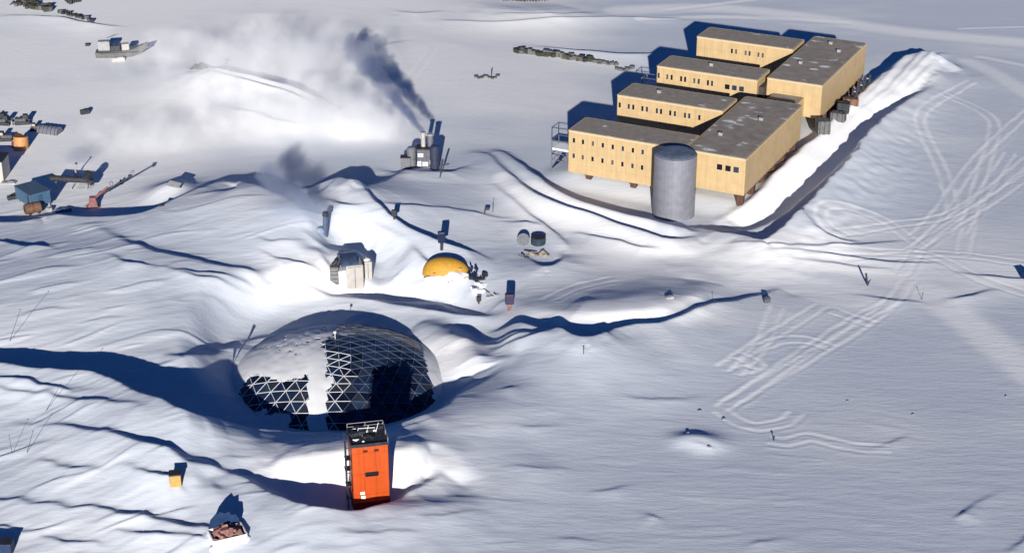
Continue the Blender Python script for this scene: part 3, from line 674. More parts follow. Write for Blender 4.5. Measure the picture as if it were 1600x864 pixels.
def snowmask(x, y, co):
    n1 = float(noise(x / 9.0, y / 7.0, 51)) + .5 * float(noise(x / 3.6, y / 3.0, 52))
    n2 = float(noise(x / 22.0, y / 9.0, 53))
    xb = np.interp(y, [500, 512, 525, 540, 555, 575, 600], [520, 530, 512, 496, 500, 506, 490])
    yb = np.interp(x, [340, 366, 372, 392, 415, 440, 452, 470, 484, 600], [680, 640, 606, 584, 584, 596, 592, 588, 580, 575])
    m = min((xb - x) / 9.0, (yb - y) / 5.0, .9 if x < 430 else .55) + n1 * ((1.5 if x < 430 else 1.9) if y < 556 else .5)
    m = max(m, min((x - 484) / 2.5, (508 + 1.2 * n1 * 2 - x) / 2.5, (y - 545) / 5.0))
    m = max(m, min((x - 500) / 3, (518 + 5 * n2 - x) / 4, (y - 590) / 4, (608 - y) / 4) + .5 * n1 - .3)
    if x > 520 and y < 545: m = max(m, -0.9 + 1.5 * n1 + (530 - y) / 26 - (x - 520) / 70)
    if x < 450 and y > 634: m = max(m, .9 * n1 + (y - 648) / 10)
    m = max(m, (365 - x) / 4)
    m += .30 * float(noise(x / 2.6, y / 2.0, 57))
    # thin snow along the slanting right rim, its whitish reflection painted in
    d = math.hypot((co.x) / RC, (co.y) / RC)
    if x > 600: m = max(m, min((x - 673 + (y - 600) * -.25) / 6, 1) + .5 * n1 - .55)
    return m
bm = bmesh.new(); bmesh.ops.create_icosphere(bm, subdivisions=7, radius=1)
bm.verts.ensure_lookup_table()
keep = {}; vs = []; val = {}
for v_ in bm.verts:
    if v_.co.z * RS + zc < -3.0: continue
    c = Vector((v_.co.x * RS, v_.co.y * RS, v_.co.z * RS + zc))
    x, y = proj(c + dz)
    if v_.co.y > .35 and v_.co.z < .8: m = float(noise(c.x / 5, c.z / 3, 61)) + .25
    else: m = snowmask(x, y, c)
    val[v_.index] = m
    keep[v_.index] = len(vs); vs.append(Vector((v_.co.x, v_.co.y, v_.co.z)) * (RS + (.02 + .15 * min(1, max(0, m))) ) + Vector((0, 0, zc)))
fs = [[keep[v_.index] for v_ in f_.verts] for f_ in bm.faces if all(v_.index in keep for v_ in f_.verts) and max(val[v_.index] for v_ in f_.verts) > 0]
bm.free()
MB().add(vs, fs, True).build('snow_cover', mat('dome_snow', (.72, .73, .75), .8, var=.06, scale=.3, bump=.3), dome)
p = dz + Vector((-.5, 3.0, HCAP - .45))
t = thing('roof_antenna', p, 0, 'little white antenna on top of the dark dome', 'antenna')
MB().tube((0, 0, -.2), (0, 0, 1.6), .07, n=6).build('mast', WHITE, t); MB().box((0, 0, 1.7), (.5, .3, .4), bev=.05).build('head', WHITE, t)

# dark marker flag left of the dome
p, s_ = at(363, 572)
t = thing('marker_flag', sink(p, .2), 0, 'tall narrow dark flag on the snow slope left of the dome', 'flag')
MB().tube((0, 0, 0), (.6, 0, 4.2), .05, n=6).build('pole', DARK, t)
MB().add([(.18, -.05, .9), (.62, -.05, 4.2), (1.15, .0, 3.9), (.62, .05, 2.3), (.18, .05, .9)], [(0, 1, 2, 3)]).add([(.18, .03, .9), (.62, .03, 4.2), (1.15, .08, 3.9), (.62, .13, 2.3)], [(3, 2, 1, 0)]).build('cloth', DBLUE, t)

# ================================================================== orange tower
p, s_ = at(578, 779)
TW, TD, TH = 5.75, 5.6, 11.6
tw = thing('orange_tower', (p.x, p.y, p.z - 1.2), R_(12), 'bright orange box tower standing in a trench in front of the dome', 'tower')
MB().box((0, 0, TH / 2 + 1.0), (TW, TD, TH), bev=.07).build('body', ORANGE, tw)
MB().box((0, 0, .95), (TW + .16, TD + .16, 2.9), bev=.05).build('base_shade', DRED, tw)  # shade of the snow crest on the tower's foot, painted dark red
yf = -TD / 2 - .02; top = TH + 1.0
MB().box((.15, yf, 7.6), (2.15, .12, .62), bev=.08).box((.15, yf - .03, 7.22), (2.0, .16, .14)).build('window_slot', GLASS, tw)
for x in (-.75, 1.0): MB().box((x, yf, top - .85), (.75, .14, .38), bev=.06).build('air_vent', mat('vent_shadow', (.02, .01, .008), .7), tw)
for x, z, w_, h_ in ((-1.45, 4.15, .75, .5), (-1.35, 3.35, .7, .62)): MB().box((x, yf, z), (w_, .06, h_), bev=.02).build('notice_board', WHITE, tw)
dk = MB().box((0, 0, top + .12), (TW + .3, TD + .3, .26)).box((0, -TD / 2 - .02, top + .35), (TW + .3, .14, .3)).box((-TW / 2, 0, top + .35), (.14, TD + .2, .3)).build('roof_deck', DARK, tw)
rl = MB()
for x in (-TW / 2, 0, TW / 2): rl.tube((x, TD / 2, top), (x, TD / 2, top + 1.2), .06, n=6)
for z in (.6, 1.2): rl.tube((-TW / 2, TD / 2, top + z), (TW / 2, TD / 2, top + z), .05, n=6)
for y in (-TD / 2, 0): rl.tube((TW / 2, y, top), (TW / 2, y, top + 1.2), .06, n=6)
rl.tube((TW / 2, -TD / 2, top + 1.2), (TW / 2, TD / 2, top + 1.2), .05, n=6)
rl.build('railing', GREY, dk)
rr = random.Random(5)
cl = MB(); sn = MB()
for k in range(10): cl.box((rr.uniform(-2.3, 2.3), rr.uniform(-1.2, 2.4), top + .45), (rr.uniform(.4, 1.3), rr.uniform(.3, .9), rr.uniform(.3, .8)), rz=rr.uniform(0, 3))
cl.build('roof_equipment', DARK, dk)
for k in range(9): sn.blob((rr.uniform(-2.4, 2.4), rr.uniform(-2.5, 2.2), top + .28), (rr.uniform(.2, .7), rr.uniform(.12, .3), .14), k, .3, 2)
sn.build('roof_snow', SNOW_OBJ, dk)
mb = MB()
for k in range(3): mb.tube((-1.6 + k * 1.5, .9, top), (-1.2 + k * 1.6, 1.5, top + 1.0 + .3 * k), .05, n=6)
mb.tube((-2.2, 1.9, top + .7), (1.4, 1.3, top + .9), .06, n=6)
mb.build('antenna', WHITE, dk)
ld = MB()
for y in (-1.2, .6): ld.tube((-TW / 2 - .75, y, .3), (-TW / 2 - .75, y, top + 1.0), .08, n=6)
for k in range(15): ld.tube((-TW / 2 - .75, -1.2, .8 + k * .8), (-TW / 2 - .75, .6, .8 + k * .8), .06, n=6)
for k in range(5): ld.tube((-TW / 2, -.3 + .3 * (k % 2), 2 + k * 2.3), (-TW / 2 - .75, -.3, 2 + k * 2.3), .06, n=6)
for z, y in ((9.6, -.6), (7.2, .2), (4.8, -.6)): ld.box((-TW / 2 - .5, y, z), (.9, 1.5, .1))
ld.build('side_ladder', DARK, tw)
for k, (y, z) in enumerate(((-1.9, 9.2), (-1.7, 6.4), (-2.0, 3.9))): MB().box((-TW / 2 - .03, y, z), (.12, .8, 1.3), bev=.04).build('side_hatch', DRED, tw)

# ================================================================== near boxes on the left
p, s_ = at(275, 754)
t = thing('yellow_box', sink(p, .3), R_(8), 'small yellow plywood box with a dark lid on the drifts left of the orange tower', 'box')
MB().box((0, 0, 1.0), (1.75, 1.6, 2.0), bev=.06).build('body', YBOX, t)
MB().box((0, .05, 2.1), (1.95, 1.8, .22), bev=.05).build('lid', DARK, t)
MB().box((-.9, -.2, .9), (.1, .12, 1.9)).box((.9, -.2, .9), (.1, .12, 1.9)).build('corner_posts', DARK, t)
p, s_ = at(356, 842)
t = thing('scrap_bin', sink(p, .5), R_(24), 'white snow-rimmed bin heaped with reddish scrap near the bottom edge', 'bin')
wl = MB(); bw, bd, bh = 5.2, 3.6, 1.9
wl.box((0, -bd / 2, bh / 2), (bw, .25, bh), bev=.06).box((0, bd / 2, bh / 2), (bw, .25, bh), bev=.06).box((-bw / 2, 0, bh / 2), (.25, bd - .26, bh), bev=.06).box((bw / 2, 0, bh / 2), (.25, bd - .26, bh), bev=.06).box((0, 0, .15), (bw - .3, bd - .3, .2))
wl.build('bin_walls', WHITE, t)
sc_ = MB(); rr = random.Random(3)
for k in range(26):
    x, y = rr.uniform(-2.2, 2.2), rr.uniform(-1.4, 1.4)
    Rm = Matrix.Rotation(rr.uniform(-.7, .7), 3, 'X') @ Matrix.Rotation(rr.uniform(-.7, .7), 3, 'Y')
    sc_.box((x, y, 1.5 + (1 - abs(x) / 2.6) * rr.uniform(.2, 1.1)), (rr.uniform(.5, 1.6), rr.uniform(.3, 1.0), rr.uniform(.2, .9)), rz=rr.uniform(0, 3), tz=Rm)
sc_.blob((0, 0, 1.3), (2.4, 1.5, .9), 4, .3, 3)
sc_.build('scrap_heap', MAROON, t)
tp = MB(); n = 9
top_pts = [(-2.4, 1.9), (-2.0, 3.3), (-1.2, 4.1), (-.4, 4.5), (.2, 4.1), (.9, 4.2), (1.2, 3.6), (1.9, 3.5), (2.4, 2.6)]
for y0, y1 in ((1.86, 2.0),):
    vs_l = [(x, y0, 0.4) for x, z in top_pts] + [(x, y0 - .15, z) for x, z in top_pts]; m_ = len(top_pts)
    tp.add(vs_l + [(x, y1, z) for x, y, z in vs_l], [(i, i + 1, m_ + i + 1, m_ + i) for i in range(m_ - 1)] + [(2 * m_ + i + 1, 2 * m_ + i, 3 * m_ + i, 3 * m_ + i + 1) for i in range(m_ - 1)] + [(m_ + i, m_ + i + 1, 3 * m_ + i + 1, 3 * m_ + i) for i in range(m_ - 1)])
tp.build('back_board', DBLUE, t)
MB().blob((-1.4, -1.9, .7), (2.0, .6, .8), 2, .2).blob((2.3, -1.2, .6), (.9, 1.0, .6), 3, .2).build('snow_drift', SNOW_OBJ, t)
p, s_ = at(3, 862)
t = thing('shadow_block', sink(p, .3), 0, 'dark blue block standing in for a cast shadow at the bottom left corner', 'crate')  # solid block added where a shadow falls in from below the frame
MB().box((0, 0, 1.1), (3.6, 2.0, 2.2), bev=.08).build('body', DBLUE, t)
MB().box((0, 0, 2.26), (3.7, 2.1, .12), bev=.04).box((-1, 0, 1.1), (.12, 2.1, 2.25)).box((1, 0, 1.1), (.12, 2.1, 2.25)).build('straps', DARK, t)

# thin leaning marker poles
def pole(px, py, dx, dy, r, name, label, cat='pole', group=None, m=DARK, flag=None, depth=0.0):
    p, s_ = at(px, py)
    t = thing(name, sink(p, .3), 0, label, cat, group)
    tip = Vector((dx * s_, depth, dy * s_ / .88 + .3))
    MB().tube((0, 0, 0), tip, r, r * .7, n=6).build('shaft', m, t)
    if flag:
        w_, h_ = flag
        MB().box(tip + Vector((w_ / 2, 0, -h_ / 2)), (w_, .08, h_), bev=.02).build('flag', m, t)
    else:
        MB().tube(tip - Vector((0, 0, .05)), tip + Vector((0, 0, .1)), r * 1.7, n=6).build('cap', m, t)
    return t
pole(14, 533, 24, 48, .05, 'marker_pole', 'thin dark pole leaning right above the big blue shadow')
pole(41, 707, 15, 34, .05, 'marker_pole', 'thin dark pole leaning right on the lower left drifts')
pole(70, 642, 30, 42, .045, 'marker_pole', 'thin leaning pole just below the big blue shadow')
pole(19, 708, -1, 28, .04, 'marker_pole', 'thin upright pole left of the leaning pole on the lower drifts')

# ================================================================== tanks, sheds and clutter over the buried arches
p, s_ = at(555, 447)
t = thing('storage_container', sink(p, .5), R_(14), 'large grey steel container with a rounded blue roof over the buried arches', 'container')
MB().box((0, 1.8, 2.6), (3.6, 4.6, 5.4), bev=.25).build('body', LGREY, t)
MB().arch((-.9, 3.2, 4.9), 3.4, 3.4, rz=R_(90), h=1.5).build('barrel_roof', mat('blue_grey_roof', (.06, .09, .16), .4, .3, var=.3), t)
MB().box((-2.6, 1.6, 2.2), (1.7, 3.4, 4.0), bev=.1).build('side_panel', WHITE, t)
MB().box((0, -.52, 2.5), (.08, .06, 4.6)).box((0, -.52, 5.0), (3.0, .06, .08)).build('door_seam', DARK, t)
p, s_ = at(575, 435)
t = thing('grey_locker', sink(p, .5), R_(14), 'smaller grey steel locker right of the large rounded-roof container', 'container')
MB().box((.1, 1.2, 2.1), (1.75, 2.4, 4.2), bev=.2).build('body', LGREY, t)
MB().blob((.1, 1.2, 4.3), (.7, .8, .3), 1, .2).build('snow_cap', SNOW_OBJ, t)
MB().box((.1, -.02, 2.2), (.07, .06, 3.4)).build('door_seam', DARK, t)
p, s_ = at(523, 443)
t = thing('dark_cabinet', sink(p, .3), R_(2), 'dark grey upright cabinet left of the large container', 'cabinet')
MB().box((0, .8, 1.95), (1.75, 1.6, 3.9), bev=.06).build('body', mat('cabinet_grey', (.12, .12, .12), .6, var=.3), t)
g_ = MB()
for z in (.9, 1.8, 2.7, 3.4): g_.box((0, -.02, z), (1.4, .06, .12))
g_.build('shelf_bars', GREY, t)
MB().tube((.6, 1.2, 3.8), (1.3, 2.0, 5.2), .28, n=10).build('vent_pipe', DARK, t)
MB().tube((-.3, 1.2, 3.9), (.5, 1.6, 4.6), .5, .5, n=12).build('round_cover', DARK, t)

# yellow shelter
p, s_ = at(694, 424)
t = thing('yellow_shelter', sink(p, .6), R_(-6), 'yellow fabric half-dome shelter sunk in the snow', 'shelter')
b = MB(); n1_, n2_ = 26, 8; vs = []
for j in range(n2_ + 1):
    ph = math.pi / 2 * j / n2_
    for i in range(n1_): 
        a = 2 * math.pi * i / n1_; k = 1 + .08 * math.cos(a)
        vs.append((5.0 * math.cos(a) * math.cos(ph) ** .8 * k, 3.0 * math.sin(a) * math.cos(ph) ** .8, 3.6 * math.sin(ph)))
b.add(vs, [(j * n1_ + i, j * n1_ + (i + 1) % n1_, (j + 1) * n1_ + (i + 1) % n1_, (j + 1) * n1_ + i) for j in range(n2_) for i in range(n1_)], True)
b.build('cover', YELLOW, t)
MB().blob((2.6, -2.2, .8), (2.6, 1.2, .8), 7, .25, 3).blob((-1, -2.9, .3), (3.2, .9, .5), 8, .2, 3).build('snow_drift', SNOW_OBJ, t)
MB().box((-1.6, -3.0, .9), (.5, .3, 1.2), rz=.4).box((3.6, -1.8, 2.0), (.6, .4, .7), rz=.2).build('anchor_blocks', PEACH, t)
def scraps(name, px, py, label, m, n, w_, d_, h_, seed, cat='scrap'):
    p, s_ = at(px, py); rr = random.Random(seed); b = MB()
    for k in range(n):
        Rm = Matrix.Rotation(rr.uniform(-.6, .6), 3, 'X') @ Matrix.Rotation(rr.uniform(-.6, .6), 3, 'Y')
        b.box((rr.uniform(-w_, w_) * .5, rr.uniform(-d_, d_) * .5, rr.uniform(.1, h_)), (rr.uniform(.25, w_ * .45), rr.uniform(.15, d_ * .4), rr.uniform(.1, h_ * .6)), rz=rr.uniform(0, 3), tz=Rm)
    b.blob((0, 0, .1), (w_ * .4, d_ * .4, h_ * .35), seed, .3, 2)
    o = b.build(name, m); o.location = sink(p, .2); return tag(o, label, cat)
scraps('timber_pile', 708, 436, 'faded pinkish timber pile in front of the yellow shelter', mat('pink_timber', (.33, .25, .26), .7, var=.3), 9, 3.2, 1.4, .6, 11, 'timber')
scraps('metal_scrap', 737, 434, 'dark blue metal scrap standing right of the yellow shelter', NAVY, 9, 1.8, 1.8, 2.6, 12)
scraps('metal_scrap', 750, 436, 'low dark scrap trailing off right of the yellow shelter', DARK, 9, 3.0, 1.6, 1.2, 13)
scraps('snow_rubble', 752, 452, 'blocks of dug-out snow on the slope below the yellow shelter', SNOW_OBJ, 8, 4.6, 3.6, 1.0, 14, 'snow blocks')
scraps('panel_scrap', 768, 462, 'grey panels half buried below the yellow shelter', GREY, 5, 2.6, 1.6, .7, 15, 'panels')

def utility_box(px, py, w_, h_, label, m=NAVY, low=None):
    p, s_ = at(px, py)
    t = thing('utility_post', sink(p, .4), .1, label, 'post', 'posts over the buried arches')
    MB().box((0, 0, h_ * .3), (w_ * .38, w_ * .38, h_ * .6)).build('post', low or DARK, t)
    MB().box((0, 0, h_ * .75), (w_, w_ * .8, h_ * .55), bev=w_ * .12).build('head', m, t)
    return t
utility_box(616, 342, 1.1, 2.4, 'small dark hooded post high on the drift left of the yellow shelter', DARK)
utility_box(690, 390, 1.5, 4.4, 'tall navy hooded post right above the yellow shelter')
utility_box(796, 485, 1.7, 4.0, 'purple-navy rounded post at the start of the long trough', mat('purple_navy', (.04, .035, .075), .5, var=.2), MAROON)
utility_box(748, 474, .9, 1.9, 'short dark post below the snow rubble', DARK)
p, s_ = at(841, 380)
t = thing('fuel_drum', sink(p, .3), 0, 'big dark blue-black drum beside the dug snow hole', 'drum')
MB().tube((0, 0, 0), (0, 0, 1.7), 1.6, n=24).build('barrel', mat('blue_black_paint', (.025, .04, .06), .45, var=.15), t)
MB().tube((0, 0, 1.7), (0, 0, 1.85), 1.66, 1.5, n=24).tube((0, 0, .9), (0, 0, 1.0), 1.64, n=24, caps=False).build('rims', DARK, t)
p, s_ = at(818, 381)
t = thing('dish_antenna', sink(p, .2), R_(20), 'tilted grey dish left of the dark drum', 'dish')
MB().tube((0, 0, 0), (0, 0, 1.0), .12, n=8).build('stand', DARK, t)
MB().tube((0, 0, 1.0), (-.25, -.45, 1.4), .3, 1.4, n=20).build('bowl', mat('tank_grey', (.15, .155, .175), .55, var=.2), t)
scraps('canvas_scrap', 838, 398, 'grey and brown canvas scraps in the dug hole under the dark drum', mat('canvas_brown', (.30, .26, .22), .8, var=.35), 10, 5.4, 2.2, .8, 18)
scraps('grey_sheet', 820, 402, 'slanting dark grey sheet left of the canvas scraps', mat('sheet_grey', (.12, .12, .12), .6), 3, 2.4, 1.8, .6, 22, 'sheet')
pole(757, 333, 1, 8, .16, 'marker_stake', 'stubby dark stake on the drift above the dark drum', 'stake', flag=(1.0, .6))
pole(770, 332, 0, 14, .06, 'marker_stake', 'thin dark stake beside a stubby one on the drift above the dark drum', 'stake')
# chimney with steam
p, s_ = at(508, 366)
t = thing('vent_stack', sink(p, .5), 0, 'dark bent vent stack giving off grey steam behind the containers', 'chimney')
MB().tube((0, 0, 0), (.25, 0, 4.8), .62, .5, n=14).build('pipe', mat('blue_grey_pipe', (.09, .12, .2), .5, .3, var=.2), t)
MB().tube((.25, 0, 4.8), (.3, -.1, 5.6), .72, .6, n=14).build('cowl', DARK, t)
MB().blob((-1.4, -.2, .9), (1.3, .9, 1.4), 3, .2).build('vent_housing', mat('pale_blue_grey', (.22, .28, .38), .5, var=.2), t)
STACK_B = sink(p, .5)

# power plant on the ridge
p, s_ = at(664, 262)
PP = p; k_ = s_
pl = thing('generator_house', sink(p, .5), 0, 'dark framed generator house with pale windows on the ridge under the smoke plume', 'building')
bw = 24 * k_
MB().box((0, 1.5, 2.5), (bw, 3.0, 5.0), bev=.1).build('walls', mat('plant_grey', (.10, .105, .13), .6, var=.3), pl)
MB().box((0, 1.5, 5.1), (bw + .4, 3.4, .25)).build('roof', DARK, pl)
for x, z, w_, h_ in ((-1.0, 3.6, 1.3, .9), (-1.3, 1.5, .9, 1.2), (.1, 1.4, 1.3, 1.0), (1.5, 1.9, .7, 1.0)):
    o = MB().box((x, -.02, z), (w_, .08, h_)).build('window', WHITE, pl)
    MB().box((x, -.08, z), (.08, .06, h_)).box((x, -.08, z), (w_, .06, .08)).build('frame', DARK, o)
t = thing('exhaust_stack', (p.x - .35, p.y + 1.6, p.z + 4.8), 0, 'pale exhaust pipe giving off the dark smoke plume', 'chimney')
MB().tube((0, 0, 0), (0, 0, 3.4), .55, .5, n=16).build('pipe', LGREY, t); MB().tube((0, 0, 3.3), (0, 0, 3.6), .66, .66, n=16).build('collar', GREY, t)
STACK_A = Vector((p.x - .35, p.y + 1.6, p.z + 8.4))
t = thing('exhaust_stack', (p.x + 1.3, p.y + 1.7, p.z + 4.8), 0, 'thicker grey exhaust pipe just right of the smoking one', 'chimney')
MB().tube((0, 0, 0), (0, 0, 2.9), .7, n=16).build('pipe', mat('stack_grey', (.16, .16, .2), .5, .2, var=.2), t); MB().tube((0, 0, 2.8), (0, 0, 3.1), .8, n=16).build('collar', GREY, t)
def tank(px, py, w_, h_, m, label, name='storage_tank'):
    p, s_ = at(px, py)
    t = thing(name, sink(p, .4), 0, label, 'tank', 'tanks of the generator house')
    MB().tube((0, w_ / 2, 0), (0, w_ / 2, h_), w_ / 2, n=22).build('shell', m, t)
    MB().tube((0, w_ / 2, h_), (0, w_ / 2, h_ + .35), w_ / 2, w_ / 2 * .7, n=22).build('lid', m, t)
    MB().tube((0, w_ / 2, h_ * .5), (0, w_ / 2, h_ * .5 + .1), w_ / 2 + .05, n=22, caps=False).build('band', DARK, t)
    return t
GT = mat('tank_grey', (.15, .155, .175), .55, var=.2)
tank(643, 263, 2.2, 5.0, GT, 'tall grey round tank left of the generator house')
tank(679, 266, 2.2, 5.8, mat('tank_navy', (.035, .04, .075), .5, var=.2), 'dark navy round tank right of the generator house')
p, s_ = at(634, 265)
t = thing('equipment_box', sink(p, .3), 0, 'square grey equipment box at the left end of the generator house', 'box')
MB().box((0, 1, 1.6), (2.3, 2.0, 3.1), bev=.08).build('body', GT, t); MB().box((0, 1, 3.2), (2.5, 2.2, .15)).build('lid', DARK, t)
p, s_ = at(687, 278)
t = thing('cross_post', sink(p, .3), 0, 'dark leaning post with a crossarm right of the generator house', 'post')
MB().tube((0, 0, 0), (.7, 0, 4.6), .1, n=8).build('shaft', DARK, t); MB().box((.55, 0, 3.6), (.45, .3, 2.6), rz=0, tz=Matrix.Rotation(.16, 3, 'Y'), bev=.08).build('panel', DARK, t); MB().tube((-.6, 0, 2.0), (1.5, 0, 2.2), .1, n=8).build('crossarm', DARK, t)

# ================================================================== camp at the left edge
p, s_ = at(82, 322)
hut = thing('blue_hut', sink(p, -.2), R_(40), 'blue steel hut raised on stilts at the left of the camp', 'hut')
MB().box((-2.6, 3.9, 2.1), (5.0, 7.6, 2.9), bev=.12).build('walls', BLUE, hut)
MB().box((-2.6, 3.9, 3.6), (5.2, 7.8, .18), bev=.04).build('roof', mat('blue_roof', (.075, .12, .175), .5, var=.15), hut)
for x in (-4.7, -.5):
    for y in (.6, 7.2): MB().box((x, y, .0), (.3, .3, 1.6)).build('stilt', GREY, hut)
for y, z in ((1.6, 2.3), (5.6, 2.3)): MB().box((-.08, y, z), (.1, .4, .9)).build('window', WHITE, hut)
MB().box((-2.6, .06, 2.2), (1.0, .1, 1.9)).build('door', mat('door_blue', (.04, .08, .14), .5), hut)
MB().box((-5.1, .9, 2.1), (.2, .5, 2.9)).build('end_post', DARK, hut)
p, s_ = at(112, 296)
t = thing('pipe_roll', (p.x, p.y, p.z + 1.6), R_(-4), 'long black pipe roll lying behind the blue hut', 'pipe')
MB().tube((-4.6, 0, 1.0), (4.2, -.3, .9), .75, .7, n=16).build('roll', DARK, t)
MB().tube((3.9, -.9, 1.2), (4.3, .9, 2.2), 1.0, n=18).tube((4.6, 0, -.2), (4.6, 0, 1.0), .8, n=12).build('end_reel', DARK, t)
fr = MB()
for k in range(9): fr.tube((1.4 + k * .4, -.6, .6), (1.2 + k * .42, -1.2, -1.2), .05, n=5)
fr.tube((-3.5, 0, -2.0), (-3.5, 0, .6), .14, n=8).tube((0, 0, -2.0), (0, 0, .6), .14, n=8).tube((3.6, 0, -2.0), (3.6, 0, .6), .14, n=8)
fr.build('cradle', GREY, t)
p, s_ = at(121, 278)
t = thing('thin_chimney', sink(p, .4), 0, 'thin crooked chimney with a wisp of steam behind the blue hut', 'chimney')
MB().tube((0, 0, 0), (-.3, 0, 2.4), .2, n=8).tube((-.3, 0, 2.4), (.1, 0, 3.9), .16, n=8).build('pipe', GREY, t); MB().box((.1, 0, 4.0), (.5, .4, .3)).build('cowl', DARK, t)
MB().blob((-.1, 0, .5), (.8, .6, 1.0), 1, .2).build('housing', GREY, t)
p, s_ = at(53, 334)
t = thing('brown_tank', sink(p, .2), R_(30), 'brown rounded tank on a stand in front of the blue hut', 'tank')
MB().tube((-1.9, 0, 1.6), (1.6, 0, 1.6), 1.15, n=20).build('drum', BROWN, t)
MB().tube((-1.95, 0, 1.6), (-2.05, 0, 1.6), .6, n=16).tube((-.2, 0, 1.6), (-.1, 0, 1.6), 1.2, n=20).build('bands', mat('dark_brown', (.07, .03, .02), .7), t)
MB().box((-1, 0, .3), (.3, 1.6, .9)).box((1, 0, .3), (.3, 1.6, .9)).build('stand', DARK, t)
p, s_ = at(146, 323)
t = thing('red_crane', sink(p, .2), R_(10), 'faded red crane with a long black boom on the camp snow', 'crane')
MB().box((0, 0, 1.5), (2.2, 2.0, 2.2), taper=(.6, .7), bev=.1).build('cab', PINKRED, t)
MB().box((0, -.75, .3), (3.0, .5, .6), bev=.15).box((0, .75, .3), (3.0, .5, .6), bev=.15).build('tracks', DARK, t)
MB().tube((.4, 0, 2.2), (3.6, .2, 4.6), .32, .22, n=8).build('lower_boom', PINKRED, t)
bo = MB(); bo.tube((1.4, .4, 2.6), (8.6, .6, 6.6), .26, .16, n=8).tube((.2, .4, 2.0), (4.2, .4, 4.6), .1, n=6).box((8.7, .6, 6.7), (.9, .4, .7)).build('boom', DARK, t)
lp = MB()
for k in range(10): 
    a0, a1 = k * .628, (k + 1) * .628
    lp.tube((4.4 + .35 * math.cos(a0), .4, 5.3 + .6 * math.sin(a0)), (4.4 + .35 * math.cos(a1), .4, 5.3 + .6 * math.sin(a1)), .06, n=5)
lp.build('cable_loop', DARK, t)
st_ = MB()
for a in (2.6, 3.6, 5.6, .6): st_.tube((0, 0, 1.0), (2.3 * math.cos(a), 1.6 * math.sin(a), .1), .12, n=6)
st_.build('outriggers', PINKRED, t)
p, s_ = at(2, 284)
t = thing('grey_hut', (p.x - 5.2, p.y, p.z - .4), 0, 'grey hut cut off by the left edge, throwing a dark blue shadow', 'hut')
MB().box((2.0, 3, 2.6), (7.6, 6, 5.2), bev=.1).build('walls', LGREY, t); MB().box((2.0, 3, 5.3), (8.0, 6.4, .25), bev=.05).build('roof', DARK, t); MB().box((4.2, -.02, 1.2), (1.0, .1, 2.2)).build('door', DARK, t)
p, s_ = at(33, 232)
t = thing('orange_tank', sink(p, .3), R_(-10), 'short peach-orange round tank with an open dark mouth', 'tank')
MB().tube((0, 0, 0), (0, .5, 3.2), 1.8, 1.75, n=26).build('shell', PEACH, t)
MB().tube((-.2, .3, 3.18), (-.2, .42, 3.26), 1.3, 1.3, n=22).build('mouth', mat('dark_brown', (.07, .03, .02), .7), t)
MB().box((-2.1, .2, .9), (.5, .6, 1.8), bev=.1).build('side_pump', mat('pump_red', (.10, .02, .03), .6), t)
# row of parked machines beyond the tank
def dozer(px, py, L_, rz, label, blade=True, name='tracked_machine', group='machines parked at the left of the camp'):
    p, s_ = at(px, py)
    t = thing(name, sink(p, .15), rz, label, 'machine', group)
    for y in (-L_ * .2, L_ * .2): MB().box((0, y, L_ * .1), (L_ * .85, L_ * .13, L_ * .2), bev=L_ * .06).build('track', DARK, t)
    MB().box((L_ * .12, 0, L_ * .25), (L_ * .6, L_ * .34, L_ * .2), bev=.06).build('body', mat('machine_grey', (.09, .09, .10), .6, var=.3), t)
    c = MB().box((-L_ * .16, 0, L_ * .42), (L_ * .3, L_ * .32, L_ * .26), taper=(.85, .85), bev=.05).build('cab', DARK, t)
    MB().box((-L_ * .16, -L_ * .165, L_ * .44), (L_ * .2, .06, L_ * .14)).build('window', LGREY, c)
    if blade: MB().box((L_ * .56, 0, L_ * .16), (L_ * .08, L_ * .56, L_ * .26), bev=.04).box((L_ * .45, 0, L_ * .14), (L_ * .2, L_ * .3, L_ * .06)).build('blade', GREY, t)
    return t
dozer(36, 193, 4.6, 3.3, 'dark tracked bulldozer in the row above the orange tank')
dozer(57, 203, 3.6, .2, 'smaller dark tracked loader right of the bulldozer')
dozer(8, 219, 4.4, .1, 'dark tracked machine left of the orange tank', False)
dozer(6, 194, 4.6, 3.0, 'long dark tracked machine at the left frame edge', False)
p, s_ = at(78, 207)
t = thing('grey_culvert', sink(p, .2), R_(-18), 'low grey curved culvert section at the right end of the machine row', 'culvert')
MB().arch((0, 0, 0), 1.5, 5.6, rz=R_(90), h=1.9).build('arch', mat('culvert_grey', (.14, .14, .17), .6, var=.2), t)
rb = MB()
for x in (-2.2, -1.1, 0, 1.1, 2.2): rb.arch((x, 0, 0), 1.56, .12, rz=R_(90), h=1.97)
rb.build('ribs', DARK, t)
def lump(name, px, py, d, m, label, cat, rz=0, parts=3, seed=0, group=None, k=None):
    p, s_ = at(px, py); rr = random.Random(seed); b = MB()
    b.box((0, 0, d[2] / 2), d, bev=min(d) * .18)
    for q in range(parts):
        b.box((rr.uniform(-.5, .5) * d[0], rr.uniform(-.4, .4) * d[1], d[2] * rr.uniform(.6, 1.1)), (d[0] * rr.uniform(.15, .4), d[1] * rr.uniform(.3, .6), d[2] * rr.uniform(.3, .6)), rz=rr.uniform(0, 3))
    o = b.build(name, m); o.location = sink(p, .12); o.rotation_euler = (0, 0, rz)
    return tag(o, label, cat, group)
lump('dark_bundle', 3, 182, (1.8, 1.2, 1.0), DARK, 'dark round bundle at the left edge above the machine row', 'bundle', seed=1)
lump('tyre_stack', 20, 311, (2.4, 1.2, 1.0), DARK, 'dark stack of tyres alone on the snow left of the blue hut', 'tyres', R_(25), seed=2)
lump('dark_bundle', 133, 178, (2.4, 1.1, 1.3), DARK, 'lone dark bundle on open snow above the crane', 'bundle', R_(24), seed=3)
